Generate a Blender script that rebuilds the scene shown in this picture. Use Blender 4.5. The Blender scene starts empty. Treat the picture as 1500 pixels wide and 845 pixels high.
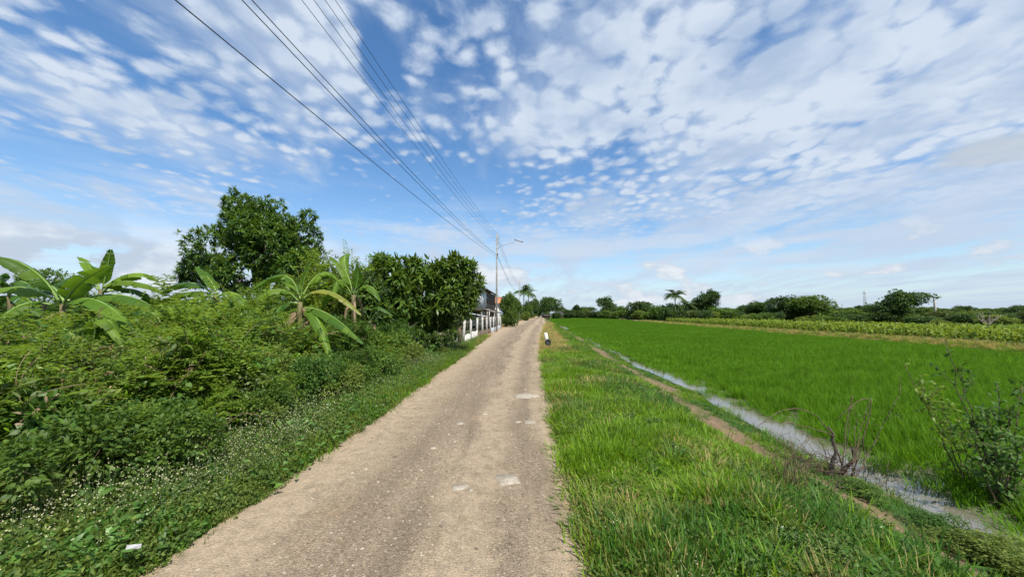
import bpy, math, random
import numpy as np
R = math.radians
rng = np.random.default_rng(7)
random.seed(7)
S = bpy.context.scene
COL = S.collection

# ------------------------------------------------------------------ camera
F = 560.0            # focal length in photo pixels (photo 1500 x 845)
CH = 1.65            # eye height
PITCH = math.atan((460 - 422.5) / F)
cam = bpy.data.cameras.new('camera'); camo = bpy.data.objects.new('camera', cam); COL.objects.link(camo)
cam.sensor_width = 36; cam.lens = 36 * F / 1500; cam.clip_start = .05; cam.clip_end = 6000
camo.location = (0, 0, CH); camo.rotation_euler = (R(90) + PITCH, 0, 0)
S.camera = camo
S.render.resolution_x = 1024; S.render.resolution_y = 576
S.cycles.max_bounces = 6; S.cycles.diffuse_bounces = 3; S.cycles.transmission_bounces = 3; S.cycles.glossy_bounces = 2

# ------------------------------------------------------------------ exposure
S.view_settings.view_transform = 'Standard'; S.view_settings.look = 'None'
S.view_settings.exposure = 0.45; S.view_settings.gamma = 1.0; S.view_settings.use_curve_mapping = False

def ray(px, py):
    v = np.array([(px - 750) / F, 1.0, (422.5 - py) / F])
    c, s = math.cos(PITCH), math.sin(PITCH)
    return np.array([v[0], v[1] * c - v[2] * s, v[1] * s + v[2] * c])
def G(px, py, z=0.0):
    r = ray(px, py); return np.array([0, 0, CH]) + r * ((z - CH) / r[2])
def P(px, py, depth):
    r = ray(px, py); return np.array([0, 0, CH]) + r * (depth / r[1])

# ------------------------------------------------------------------ sun + sky
SUN_EL, SUN_AZ = R(58), R(150)       # azimuth clockwise from +Y (behind the camera, to the right)
sund = np.array([math.sin(SUN_AZ) * math.cos(SUN_EL), math.cos(SUN_AZ) * math.cos(SUN_EL), math.sin(SUN_EL)])
sl = bpy.data.lights.new('sun', 'SUN'); sl.energy = 5.0; sl.angle = R(.6); sl.color = (1, .95, .86)
so = bpy.data.objects.new('sun', sl); COL.objects.link(so)
from mathutils import Vector
so.rotation_euler = Vector(sund).to_track_quat('Z', 'Y').to_euler()
so.location = (0, 0, 60)

W = bpy.data.worlds.new('World'); S.world = W; W.use_nodes = True
def make_sky():
    nt = W.node_tree; N = nt.nodes; L = nt.links; N.clear()
    def n(t, **k):
        x = N.new(t)
        for a, b in k.items(): setattr(x, a, b)
        return x
    def put(sock, v):
        if isinstance(v, (int, float)): sock.default_value = v
        elif isinstance(v, tuple): sock.default_value = v
        else: L.new(v, sock)
    def m(op, a, b=0.0, c=None, clamp=False):
        x = n('ShaderNodeMath', operation=op, use_clamp=clamp); put(x.inputs[0], a); put(x.inputs[1], b)
        if c is not None: put(x.inputs[2], c)
        return x.outputs[0]
    def vm(op, a, b):
        x = n('ShaderNodeVectorMath', operation=op); put(x.inputs[0], a); put(x.inputs[1], b); return x
    def comb(a, b, c=0.0):
        x = n('ShaderNodeCombineXYZ'); put(x.inputs[0], a); put(x.inputs[1], b); put(x.inputs[2], c); return x.outputs[0]
    def noise(v, scale, detail, rough, dist=0.0):
        x = n('ShaderNodeTexNoise'); put(x.inputs['Vector'], v); x.inputs['Scale'].default_value = scale
        x.inputs['Detail'].default_value = detail; x.inputs['Roughness'].default_value = rough; x.inputs['Distortion'].default_value = dist
        return x.outputs[0]
    def ss(v, a, b, c=0.0, d=1.0):
        x = n('ShaderNodeMapRange', interpolation_type='SMOOTHSTEP'); put(x.inputs[0], v)
        for i, q in enumerate((a, b, c, d)): put(x.inputs[i + 1], q)
        return x.outputs[0]
    def mix(f, a, b):
        x = n('ShaderNodeMix', data_type='RGBA'); put(x.inputs[0], f); put(x.inputs[6], a); put(x.inputs[7], b); return x.outputs[2]
    tc = n('ShaderNodeTexCoord'); d = tc.outputs['Generated']
    sp = n('ShaderNodeSeparateXYZ'); L.new(d, sp.inputs[0]); x, y, z = sp.outputs
    zc = m('MAXIMUM', z, 0.0)
    inv = m('DIVIDE', 1.0, m('ADD', zc, .10))
    p = comb(m('MULTIPLY', x, inv), m('MULTIPLY', y, inv))
    def pp(px, py):
        r = ray(px, py); r = r / np.linalg.norm(r); return r[0] / (max(r[2], 0) + .1), r[1] / (max(r[2], 0) + .1)
    el = m('ARCSINE', zc)
    # ---- cover field: where the sheet of puffs is closed (+) or torn open (-)
    cover = m('MULTIPLY', m('SUBTRACT', noise(vm('ADD', p, (3.1, 7.7, 0)).outputs[0], .9, 3, .5), .5), .45)
    blobs = [((980, 130), .9, .8, .22), ((1330, 150), 1.0, .8, .32), ((1420, 300), 1.3, 1.3, .26), ((820, 190), .45, .5, .20), ((1150, 260), .9, .8, .14),
             ((170, 150), .5, .3, .18), ((60, 60), .35, .3, .12), ((300, 190), .3, .35, .10), ((450, 70), .25, .3, .10),
             ((60, 225), .35, .42, -.42), ((180, 245), .5, .30, -.22), ((560, 90), .10, .30, -.34), ((480, 290), .9, .9, -.36), ((690, 290), .8, .75, -.34),
             ((590, 240), .5, .4, -.16), ((1130, 45), .10, .14, -.14), ((1090, 90), .1, .12, -.10)]
    for (q, sx, sy, a) in blobs:
        c = pp(*q)
        dv = vm('MULTIPLY', vm('SUBTRACT', p, (c[0], c[1], 0)).outputs[0], (1 / sx, 1 / sy, 0)).outputs[0]
        ln = n('ShaderNodeVectorMath', operation='LENGTH'); L.new(dv, ln.inputs[0])
        cover = m('ADD', cover, ss(ln.outputs['Value'], 1.0, 0.0, 0.0, a))
    # ---- altocumulus puffs, drawn out along the wind
    wp = n('ShaderNodeTexNoise'); put(wp.inputs['Vector'], p); wp.inputs['Scale'].default_value = 2.0; wp.inputs['Detail'].default_value = 3
    pw = vm('ADD', p, vm('MULTIPLY', vm('SUBTRACT', wp.outputs['Color'], (.5, .5, .5)).outputs[0], (.16, .16, 0)).outputs[0]).outputs[0]
    ps = vm('MULTIPLY', pw, (1.0, .85, 1)).outputs[0]
    n1 = noise(ps, 11.0, 9, .60, .2)
    vo = n('ShaderNodeTexVoronoi', feature='SMOOTH_F1'); put(vo.inputs['Vector'], ps); vo.inputs['Scale'].default_value = 12.5
    vo.inputs['Smoothness'].default_value = .35
    puff = m('ADD', m('MULTIPLY', n1, .85), m('MULTIPLY', m('SUBTRACT', .48, vo.outputs['Distance']), .66))
    dens = m('ADD', puff, cover)
    aA = m('MULTIPLY', ss(dens, .255, .64), ss(el, .13, .30))
    # ---- streaky thin veil
    n2 = noise(vm('MULTIPLY', pw, (1.0, .38, 1)).outputs[0], 2.2, 7, .58, .6)
    aB = m('MULTIPLY', ss(m('ADD', m('ADD', n2, m('MULTIPLY', cover, .55)), ss(el, .42, .10, 0.0, .06)), .40, .76), ss(el, .75, .12, .72, .88))
    # ---- flat long streaks and small heaps low over the horizon
    az = m('ARCTAN2', x, y)
    n3 = noise(comb(m('MULTIPLY', az, 3.2), m('MULTIPLY', el, 26.0), 2.0), 1.0, 6, .55, .3)
    aC = m('MULTIPLY', m('MULTIPLY', ss(n3, .44, .64), ss(el, .02, .07)), ss(el, .34, .16))
    aC = m('MULTIPLY', aC, .6)
    n4 = noise(comb(m('MULTIPLY', az, 7.5), m('MULTIPLY', el, 15.0), 5.3), 1.0, 7, .55, .1)
    band = m('MULTIPLY', ss(el, .0, .04), ss(el, .21, .10))
    aD = m('MULTIPLY', ss(m('ADD', n4, m('MULTIPLY', ss(x, .2, -.75), .13)), .53, .60), band)
    # ---- blue of the sky: Nishita, whitened by air near the horizon
    sk = n('ShaderNodeTexSky', sky_type='NISHITA', sun_disc=False, sun_elevation=SUN_EL, sun_rotation=SUN_AZ)
    sk.air_density = 1.0; sk.dust_density = .6; sk.ozone_density = 2.0
    hs = n('ShaderNodeHueSaturation'); L.new(sk.outputs[0], hs.inputs['Color']); hs.inputs['Saturation'].default_value = 1.22; hs.inputs['Value'].default_value = 1.32
    base = hs.outputs[0]
    hz = m('MULTIPLY', m('POWER', m('SUBTRACT', 1.0, zc), 9.0), .85)
    base = mix(hz, base, (3.9, 5.2, 6.6, 1))
    c_hi = (5.2, 5.85, 6.75, 1); c_lo = (3.3, 4.2, 5.6, 1)
    shade = noise(pw, 3.0, 5, .55, 0)
    sh2 = m('MULTIPLY', ss(shade, .30, .62), ss(dens, .40, .66, .55, 1.0))
    ccol = mix(sh2, c_lo, c_hi)
    base = mix(aB, base, (4.2, 5.0, 6.2, 1))
    base = mix(m('MULTIPLY', aA, .93), base, ccol)
    base = mix(aC, base, (4.9, 5.6, 6.5, 1))
    ccum = mix(ss(n4, .50, .66), (4.0, 4.6, 5.5, 1), (6.3, 6.55, 6.9, 1))
    base = mix(m('MULTIPLY', aD, .85), base, ccum)
    c = pp(1462, 222); dv = vm('MULTIPLY', vm('SUBTRACT', p, (c[0], c[1], 0)).outputs[0], (1 / .30, 1 / .26, 0)).outputs[0]
    ln = n('ShaderNodeVectorMath', operation='LENGTH'); L.new(dv, ln.inputs[0])
    lone = ss(m('SUBTRACT', m('ADD', ss(ln.outputs['Value'], 1.0, .0), m('MULTIPLY', noise(p, 9.0, 5, .55), .5)), .25), .12, .55)
    base = mix(m('MULTIPLY', lone, .8), base, (4.1, 4.6, 5.2, 1))
    bg = n('ShaderNodeBackground'); L.new(base, bg.inputs[0]); bg.inputs[1].default_value = .098
    out = n('ShaderNodeOutputWorld'); L.new(bg.outputs[0], out.inputs[0])
make_sky()

# ------------------------------------------------------------------ materials
MATS = {}
def newmat(name):
    m = bpy.data.materials.new(name); m.use_nodes = True; MATS[name] = m
    nt = m.node_tree; nt.nodes.clear()
    o = nt.nodes.new('ShaderNodeOutputMaterial'); return m, nt, o
def nd(nt, t, **k):
    x = nt.nodes.new(t)
    for a, b in k.items(): setattr(x, a, b)
    return x
def mixc(nt, f, a, b, blend='MIX'):
    x = nd(nt, 'ShaderNodeMix', data_type='RGBA', blend_type=blend)
    for i, v in ((0, f), (6, a), (7, b)):
        if isinstance(v, (int, float)): x.inputs[i].default_value = v
        elif isinstance(v, tuple): x.inputs[i].default_value = v if len(v) == 4 else (*v, 1)
        else: nt.links.new(v, x.inputs[i])
    return x.outputs[2]
def tnoise(nt, scale, detail=4, rough=.55, vec=None, dist=0):
    x = nd(nt, 'ShaderNodeTexNoise'); x.inputs['Scale'].default_value = scale; x.inputs['Detail'].default_value = detail
    x.inputs['Roughness'].default_value = rough; x.inputs['Distortion'].default_value = dist
    if vec is not None: nt.links.new(vec, x.inputs['Vector'])
    return x.outputs[0]
def ramp(nt, v, a, b, c=0.0, d=1.0):
    x = nd(nt, 'ShaderNodeMapRange', interpolation_type='SMOOTHSTEP'); nt.links.new(v, x.inputs[0])
    for i, q in enumerate((a, b, c, d)): x.inputs[i + 1].default_value = q
    return x.outputs[0]
def attr(nt, name): return nd(nt, 'ShaderNodeAttribute', attribute_name=name)
def opos(nt): return nd(nt, 'ShaderNodeTexCoord').outputs['Object']
def gpos(nt): return nd(nt, 'ShaderNodeNewGeometry').outputs['Position']

def leafmat(name, c1, c2, rough=.5, trans=.35, tcol=None, spec=.35):
    m, nt, o = newmat(name)
    a = attr(nt, 'rnd').outputs['Fac']
    col = mixc(nt, a, c1, c2)
    oi = nd(nt, 'ShaderNodeObjectInfo')
    br = nd(nt, 'ShaderNodeMapRange'); nt.links.new(oi.outputs['Random'], br.inputs[0]); br.inputs[3].default_value = .82; br.inputs[4].default_value = 1.2
    hsv = nd(nt, 'ShaderNodeHueSaturation'); nt.links.new(col, hsv.inputs['Color']); nt.links.new(br.outputs[0], hsv.inputs['Value'])
    p = nd(nt, 'ShaderNodeBsdfPrincipled'); nt.links.new(hsv.outputs[0], p.inputs['Base Color'])
    p.inputs['Roughness'].default_value = rough; p.inputs['Specular IOR Level'].default_value = spec
    t = nd(nt, 'ShaderNodeBsdfTranslucent')
    tc = mixc(nt, .5, hsv.outputs[0], tcol or (min(1, c2[0] * 1.9), min(1, c2[1] * 1.7), c2[2] * .8))
    nt.links.new(tc, t.inputs[0])
    ms = nd(nt, 'ShaderNodeMixShader'); ms.inputs[0].default_value = trans
    nt.links.new(p.outputs[0], ms.inputs[1]); nt.links.new(t.outputs[0], ms.inputs[2]); nt.links.new(ms.outputs[0], o.inputs[0])
    return m
def solid(name, c1, c2=None, scale=6, rough=.8, bump=0.0, bscale=30, stretch=None, metal=0.0, spec=.3):
    m, nt, o = newmat(name)
    p = nd(nt, 'ShaderNodeBsdfPrincipled')
    v = opos(nt)
    if stretch:
        mp = nd(nt, 'ShaderNodeMapping'); mp.inputs['Scale'].default_value = stretch; nt.links.new(v, mp.inputs[0]); v = mp.outputs[0]
    nz = tnoise(nt, scale, 6, .6, v)
    col = mixc(nt, ramp(nt, nz, .3, .7), c1, c2 or tuple(q * .6 for q in c1))
    nt.links.new(col, p.inputs['Base Color']); p.inputs['Roughness'].default_value = rough
    p.inputs['Metallic'].default_value = metal; p.inputs['Specular IOR Level'].default_value = spec
    if bump:
        b = nd(nt, 'ShaderNodeBump'); b.inputs['Strength'].default_value = bump; b.inputs['Distance'].default_value = .02
        nt.links.new(tnoise(nt, bscale, 5, .6, v), b.inputs['Height']); nt.links.new(b.outputs[0], p.inputs['Normal'])
    nt.links.new(p.outputs[0], o.inputs[0]); return m

leafmat('mango', (.026, .068, .010), (.105, .190, .020), .4, .30, spec=.4)
leafmat('sunlit_leaf', (.07, .14, .02), (.13, .21, .03), .4, .35)  # paler leaf green, sunlight put into the colour of crown clumps
leafmat('darktree', (.024, .058, .012), (.075, .135, .022), .5, .25)
leafmat('midtree', (.036, .085, .012), (.125, .200, .028), .5, .32, spec=.25)
leafmat('olive', (.055, .090, .020), (.120, .160, .040), .55, .3)
leafmat('feather', (.060, .130, .014), (.200, .295, .038), .5, .42, spec=.3)
leafmat('feather_dark', (.034, .082, .015), (.080, .155, .026), .55, .33, spec=.2)
leafmat('vine', (.045, .115, .018), (.130, .250, .045), .42, .38, spec=.4)
leafmat('weed', (.070, .120, .020), (.190, .245, .050), .6, .40, spec=.2)
leafmat('weed_dark', (.042, .085, .020), (.110, .170, .038), .6, .3, spec=.2)
leafmat('grass', (.075, .165, .008), (.210, .350, .022), .5, .42, spec=.25)
leafmat('grass_dark', (.026, .085, .010), (.085, .195, .020), .5, .35, spec=.25)
leafmat('grass_dry', (.30, .21, .075), (.46, .36, .15), .7, .3)
leafmat('grass_olive', (.10, .14, .02), (.20, .23, .05), .6, .35)
leafmat('rice', (.044, .125, .005), (.135, .280, .014), .6, .44, tcol=(.21, .42, .008), spec=.15)
leafmat('cassava', (.100, .180, .020), (.230, .300, .035), .5, .4)
leafmat('banana', (.055, .130, .012), (.150, .250, .022), .5, .42, tcol=(.24, .38, .015), spec=.25)
leafmat('banana_old', (.16, .20, .02), (.26, .26, .04), .45, .4)
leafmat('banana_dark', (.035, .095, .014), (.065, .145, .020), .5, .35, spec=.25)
leafmat('dry', (.20, .13, .07), (.38, .28, .17), .8, .25)
leafmat('palm', (.030, .070, .016), (.085, .140, .030), .4, .25)
leafmat('flower', (.06, .11, .03), (.50, .49, .30), .7, .2)
solid('midrib', (.16, .26, .05), (.24, .34, .09), 4, .5)
solid('bark', (.12, .095, .07), (.055, .045, .035), 9, .9, .7, 25, (1, 1, .25))
solid('palebark', (.36, .32, .25), (.20, .17, .13), 6, .9, .5, 20, (1, 1, .25))
solid('twig', (.17, .115, .075), (.075, .055, .04), 14, .9)
solid('greenstem', (.12, .16, .05), (.07, .10, .035), 9, .7)
solid('bananastem', (.17, .18, .055), (.10, .07, .035), 5, .6, .3, 14, (1, 1, .2))
solid('concrete', (.42, .40, .37), (.29, .28, .26), 3, .9, .3, 40)
solid('whitepaint', (.78, .77, .74), (.55, .53, .48), 7, .75)
solid('fencepaint', (.60, .585, .55), (.38, .36, .32), 7, .85)
solid('zinc', (.58, .61, .64), (.44, .46, .49), 3, .5, 0, 30, (1, 1, .3), .3)
solid('rustroof', (.17, .16, .155), (.12, .10, .09), 2, .7)
solid('darkroof', (.085, .08, .08), (.06, .05, .05), 2, .9, spec=.1)
solid('orangeroof', (.50, .20, .08), (.36, .15, .07), 5, .8)
solid('wood', (.16, .11, .075), (.09, .065, .05), 5, .85, .4, 20, (1, 1, .2))
solid('weatherwood', (.24, .22, .20), (.16, .145, .13), 5, .85, .4, 20, (1, 1, .2))
solid('pinkwall', (.36, .27, .22), (.28, .22, .18), 2, .9)
solid('steel', (.30, .31, .32), (.22, .22, .23), 4, .5, metal=.5)
solid('wire', (.035, .035, .04), (.02, .02, .022), 4, .6)
solid('porcelain', (.55, .52, .48), (.30, .20, .15), 9, .3)
solid('blackpaint', (.02, .019, .018), (.035, .032, .03), 12, .6)
solid('stone', (.38, .34, .275), (.24, .20, .15), 16, .9, .5, 60)
solid('paper', (.42, .42, .42), (.25, .25, .25), 12, .7)
solid('glassdark', (.03, .035, .04), (.02, .02, .025), 2, .15, spec=.6)

def mat_ground():
    m, nt, o = newmat('ground'); p = nd(nt, 'ShaderNodeBsdfPrincipled'); g = gpos(nt)
    col = attr(nt, 'gcol').outputs['Color']
    f = tnoise(nt, 3.0, 8, .65, g); f2 = tnoise(nt, 40, 6, .7, g)
    v = mixc(nt, ramp(nt, f, .25, .75), (.62, .62, .62), (1.25, 1.22, 1.15))
    c = mixc(nt, 1.0, col, v, 'MULTIPLY')
    v2 = mixc(nt, ramp(nt, f2, .3, .7), (.7, .7, .7), (1.2, 1.2, 1.2))
    c = mixc(nt, 1.0, c, v2, 'MULTIPLY')
    nt.links.new(c, p.inputs['Base Color']); p.inputs['Roughness'].default_value = .95; p.inputs['Specular IOR Level'].default_value = .15
    b = nd(nt, 'ShaderNodeBump'); b.inputs['Strength'].default_value = .8; b.inputs['Distance'].default_value = .03
    nt.links.new(tnoise(nt, 25, 8, .65, g), b.inputs['Height']); nt.links.new(b.outputs[0], p.inputs['Normal'])
    nt.links.new(p.outputs[0], o.inputs[0])
def mat_road():
    m, nt, o = newmat('road'); p = nd(nt, 'ShaderNodeBsdfPrincipled'); g = gpos(nt)
    u = attr(nt, 'lat').outputs['Fac']          # 0 left edge .. 1 right edge
    mp = nd(nt, 'ShaderNodeMapping'); mp.inputs['Scale'].default_value = (1, .12, 1); nt.links.new(g, mp.inputs[0])
    big = tnoise(nt, 1.1, 5, .6, g); lng = tnoise(nt, 3.2, 5, .6, mp.outputs[0]); fine = tnoise(nt, 60, 6, .75, g)
    mid = tnoise(nt, 7, 6, .65, g)
    def mth(op, a, b):
        x = nd(nt, 'ShaderNodeMath', operation=op)
        for i, q in enumerate((a, b)):
            if isinstance(q, (int, float)): x.inputs[i].default_value = q
            else: nt.links.new(q, x.inputs[i])
        return x.outputs[0]
    wob = mth('ADD', u, mth('MULTIPLY', mth('SUBTRACT', big, .5), .30))
    wob = mth('ADD', wob, mth('MULTIPLY', mth('SUBTRACT', lng, .5), .22))
    sandL = ramp(nt, wob, .42, .08); sandR = ramp(nt, wob, .86, 1.0)
    track = mth('MULTIPLY', ramp(nt, wob, .56, .66), ramp(nt, wob, .82, .72))
    sand = mth('MAXIMUM', mth('MAXIMUM', sandL, mth('MULTIPLY', sandR, .9)), mth('MULTIPLY', track, .8))
    sand = mth('MULTIPLY', sand, ramp(nt, mid, .30, .62, .25, .95))
    gravel = mixc(nt, ramp(nt, lng, .3, .7), (.172, .134, .092), (.262, .206, .143))
    gravel = mixc(nt, ramp(nt, big, .52, .75, 0, .55), gravel, (.24, .165, .10))
    col = mixc(nt, sand, gravel, (.37, .288, .195))
    # stones in the surface
    vo = nd(nt, 'ShaderNodeTexVoronoi', feature='F1'); vo.inputs['Scale'].default_value = 85; vo.inputs['Randomness'].default_value = 1
    nt.links.new(g, vo.inputs['Vector'])
    sepc = nd(nt, 'ShaderNodeSeparateColor'); nt.links.new(vo.outputs['Color'], sepc.inputs[0])
    v2 = nd(nt, 'ShaderNodeTexVoronoi', feature='F1'); v2.inputs['Scale'].default_value = 36; nt.links.new(g, v2.inputs['Vector'])
    sc2 = nd(nt, 'ShaderNodeSeparateColor'); nt.links.new(v2.outputs['Color'], sc2.inputs[0])
    stone = mixc(nt, mth('ADD', mth('MULTIPLY', sepc.outputs[0], .7), mth('MULTIPLY', sc2.outputs[1], .3)), (.32, .32, .32), (1.62, 1.6, 1.55))
    inv = nd(nt, 'ShaderNodeMath', operation='SUBTRACT'); inv.inputs[0].default_value = .80; nt.links.new(mth('MULTIPLY', sand, .62), inv.inputs[1])
    stf = mth('MULTIPLY', inv.outputs[0], ramp(nt, tnoise(nt, 14, 5, .7, g), .30, .58))
    col = mixc(nt, stf, col, mixc(nt, 1.0, col, stone, 'MULTIPLY'))
    col = mixc(nt, .8, col, mixc(nt, 1.0, col, mixc(nt, ramp(nt, fine, .3, .7), (.7, .7, .7), (1.25, 1.25, 1.25)), 'MULTIPLY'))
    nt.links.new(col, p.inputs['Base Color']); p.inputs['Roughness'].default_value = .92; p.inputs['Specular IOR Level'].default_value = .2
    h = mth('ADD', mth('MULTIPLY', vo.outputs['Distance'], -.7), mth('MULTIPLY', mid, .5))
    b = nd(nt, 'ShaderNodeBump'); b.inputs['Strength'].default_value = .8; b.inputs['Distance'].default_value = .018
    nt.links.new(h, b.inputs['Height']); nt.links.new(b.outputs[0], p.inputs['Normal'])
    nt.links.new(p.outputs[0], o.inputs[0])
def mat_water():
    m, nt, o = newmat('water'); p = nd(nt, 'ShaderNodeBsdfPrincipled'); g = gpos(nt)
    c = mixc(nt, tnoise(nt, 1.5, 4, .6, g), (.10, .092, .068), (.16, .145, .11))
    nt.links.new(c, p.inputs['Base Color']); p.inputs['Roughness'].default_value = .04; p.inputs['IOR'].default_value = 1.65
    p.inputs['Specular IOR Level'].default_value = .9
    b = nd(nt, 'ShaderNodeBump'); b.inputs['Strength'].default_value = .025; b.inputs['Distance'].default_value = .02
    nt.links.new(tnoise(nt, 9, 3, .5, g), b.inputs['Height']); nt.links.new(b.outputs[0], p.inputs['Normal'])
    nt.links.new(p.outputs[0], o.inputs[0])
mat_ground(); mat_road(); mat_water()

# ------------------------------------------------------------------ helpers
class MB:
    def __init__(s): s.v = []; s.f = []; s.n = 0; s.r = []
    def add(s, V, Fc, rnd=None):
        V = np.asarray(V, float).reshape(-1, 3); s.v.append(V)
        s.r.append(np.full(len(V), rng.random()) if rnd is None else np.broadcast_to(np.asarray(rnd, float), (len(V),)))
        Fc = [np.asarray(Fc)] if isinstance(Fc, np.ndarray) else Fc
        for a in Fc:
            if isinstance(a, np.ndarray): s.f.append(a.astype(int) + s.n)
            else: s.f.append(np.array([a], int) + s.n)
        s.n += len(V)
    def mesh(s, name, mat, smooth=False):
        me = bpy.data.meshes.new(name)
        V = np.concatenate(s.v); st = []; vi = []; c = 0
        for a in s.f:
            k = a.shape[1]; st.append(c + np.arange(len(a)) * k); vi.append(a.ravel()); c += a.size
        st = np.concatenate(st); vi = np.concatenate(vi)
        me.vertices.add(len(V)); me.vertices.foreach_set('co', V.ravel().astype(np.float32))
        me.loops.add(len(vi)); me.loops.foreach_set('vertex_index', vi.astype(np.int32))
        me.polygons.add(len(st)); me.polygons.foreach_set('loop_start', st.astype(np.int32))
        me.update(calc_edges=True); me.validate()
        at = me.attributes.new('rnd', 'FLOAT', 'POINT'); at.data.foreach_set('value', np.concatenate(s.r).astype(np.float32))
        if smooth: me.polygons.foreach_set('use_smooth', np.ones(len(me.polygons), bool))
        me.materials.append(MATS[mat]); return me
    def build(s, name, mat, parent=None, smooth=False):
        o = bpy.data.objects.new(name, s.mesh(name, mat, smooth)); COL.objects.link(o)
        if parent is not None: o.parent = parent
        return o
def unit(a): a = np.asarray(a, float); return a / (np.linalg.norm(a, axis=-1, keepdims=True) + 1e-9)
def tube(mb, pts, rad, k=6, rnd=None, cap=True):
    pts = np.asarray(pts, float); n = len(pts); rad = np.broadcast_to(np.asarray(rad, float), (n,))
    t = unit(np.gradient(pts, axis=0)); up = np.array([0, 0, 1.0]) if abs(t[0][2]) < .9 else np.array([1.0, 0, 0])
    V = []
    for i in range(n):
        a = unit(np.cross(t[i], up)); b = np.cross(a, t[i]); up = b
        th = np.arange(k) * 2 * math.pi / k
        V.append(pts[i] + rad[i] * (np.cos(th)[:, None] * a + np.sin(th)[:, None] * b))
    Fc = np.array([[i * k + j, i * k + (j + 1) % k, (i + 1) * k + (j + 1) % k, (i + 1) * k + j] for i in range(n - 1) for j in range(k)])
    fs = [Fc]
    if cap: fs += [np.array([list(range(k))[::-1]]), np.array([[(n - 1) * k + j for j in range(k)]])]
    mb.add(np.concatenate(V), fs, rnd)
def box(mb, c, s, rz=0.0, rx=0.0, ry=0.0, bev=0.0):
    c = np.asarray(c, float); h = np.asarray(s, float) / 2
    if bev:                                      # chamfered vertical edges + top
        b = bev; x, y, z = h
        ring = lambda x, y, z, b: [(x - b, -y, z), (x, -y + b, z), (x, y - b, z), (x - b, y, z), (-x + b, y, z), (-x, y - b, z), (-x, -y + b, z), (-x + b, -y, z)]
        V = np.array(ring(x, y, -z, b) + ring(x, y, z - b, b) + ring(x - b, y - b, z, b * .6))
        fs = [np.array([[r * 8 + j, r * 8 + (j + 1) % 8, r * 8 + 8 + (j + 1) % 8, r * 8 + 8 + j] for r in range(2) for j in range(8)]), np.array([[7, 6, 5, 4, 3, 2, 1, 0]]), np.array([[16 + j for j in range(8)]])]
    else:
        V = np.array([(sx, sy, sz) for sz in (-1, 1) for sx, sy in ((-1, -1), (1, -1), (1, 1), (-1, 1))]) * h
        fs = [np.array([[3, 2, 1, 0], [4, 5, 6, 7], [0, 1, 5, 4], [1, 2, 6, 5], [2, 3, 7, 6], [3, 0, 4, 7]])]
    def rot(a, i, j):
        M = np.eye(3); M[i, i] = M[j, j] = math.cos(a); M[i, j] = -math.sin(a); M[j, i] = math.sin(a); return M
    M = rot(rz, 0, 1) @ rot(-ry, 0, 2) @ rot(rx, 1, 2)
    mb.add(V @ M.T + c, fs)
T_DIA = (np.array([(0, 0, 0), (.45, .5, .07), (.45, -.5, .07), (1, 0, -.12)]), [np.array([[0, 1, 3], [0, 3, 2]])])
T_LAN = (np.array([(0, 0, 0), (.28, .5, .05), (.28, -.5, .05), (.68, .38, .0), (.68, -.38, .0), (1, 0, -.14)]),
         [np.array([[0, 1, 2], [3, 5, 4]]), np.array([[1, 3, 4, 2]])])
T_HRT = (np.array([(0, 0, 0), (-.12, .34, .05), (-.12, -.34, .05), (.25, .52, .06), (.25, -.52, .06), (.65, .30, .0), (.65, -.30, .0), (1, 0, -.1)]),
         [np.array([[0, 3, 1], [0, 2, 4], [0, 7, 5], [0, 6, 7], [0, 5, 3], [0, 4, 6]])])
def leaves(mb, C, D, Nn, ln, wd, tpl=T_DIA, rnd=None):
    C = np.asarray(C, float); n = len(C); D = unit(D); B = unit(np.cross(Nn, D)); Nm = np.cross(D, B)
    ln = np.broadcast_to(ln, (n,)); wd = np.broadcast_to(wd, (n,))
    T, fs = tpl; k = len(T)
    V = C[:, None] + D[:, None] * (T[None, :, 0:1] * ln[:, None, None]) + B[:, None] * (T[None, :, 1:2] * wd[:, None, None]) + Nm[:, None] * (T[None, :, 2:3] * ln[:, None, None])
    rr = rng.random(n) if rnd is None else np.broadcast_to(rnd, (n,))
    mb.add(V.reshape(-1, 3), [(f[None] + (np.arange(n) * k)[:, None, None]).reshape(-1, f.shape[1]) for f in fs], np.repeat(rr, k))
def rdir(n, up=0.0):
    v = rng.normal(size=(n, 3)); v = unit(v); v[:, 2] += up; return unit(v)
def bez(a, b, c, n):
    t = np.linspace(0, 1, n)[:, None]; a, b, c = map(np.asarray, (a, b, c)); return (1 - t) ** 2 * a + 2 * t * (1 - t) * b + t * t * c
def wobble(pts, amp):
    p = np.array(pts, float); p[1:-1] += rng.normal(size=p[1:-1].shape) * amp; return p

def tag(o, label, cat, group=None):
    o['label'] = label; o['category'] = cat
    if group: o['group'] = group
    return o
def kind(o, k): o['kind'] = k; return o
def thing(name, loc, label, cat, group=None, rz=0.0, sc=1.0):
    o = bpy.data.objects.new(name, None); COL.objects.link(o); o.empty_display_size = .2
    o.location = loc; o.rotation_euler = (0, 0, rz); o.scale = (sc, sc, sc) if isinstance(sc, (int, float)) else sc
    return tag(o, label, cat, group)
def inst(name, me, parent):
    o = bpy.data.objects.new(name, me); COL.objects.link(o); o.parent = parent; return o
def tree_from(proto, name, loc, label, cat, group=None, rz=0.0, sc=1.0):
    """proto = list of (part name, mesh): a new thing that shares the meshes"""
    t = thing(name, loc, label, cat, group, rz, sc)
    for nm, me in proto: inst(nm, me, t)
    return t

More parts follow.
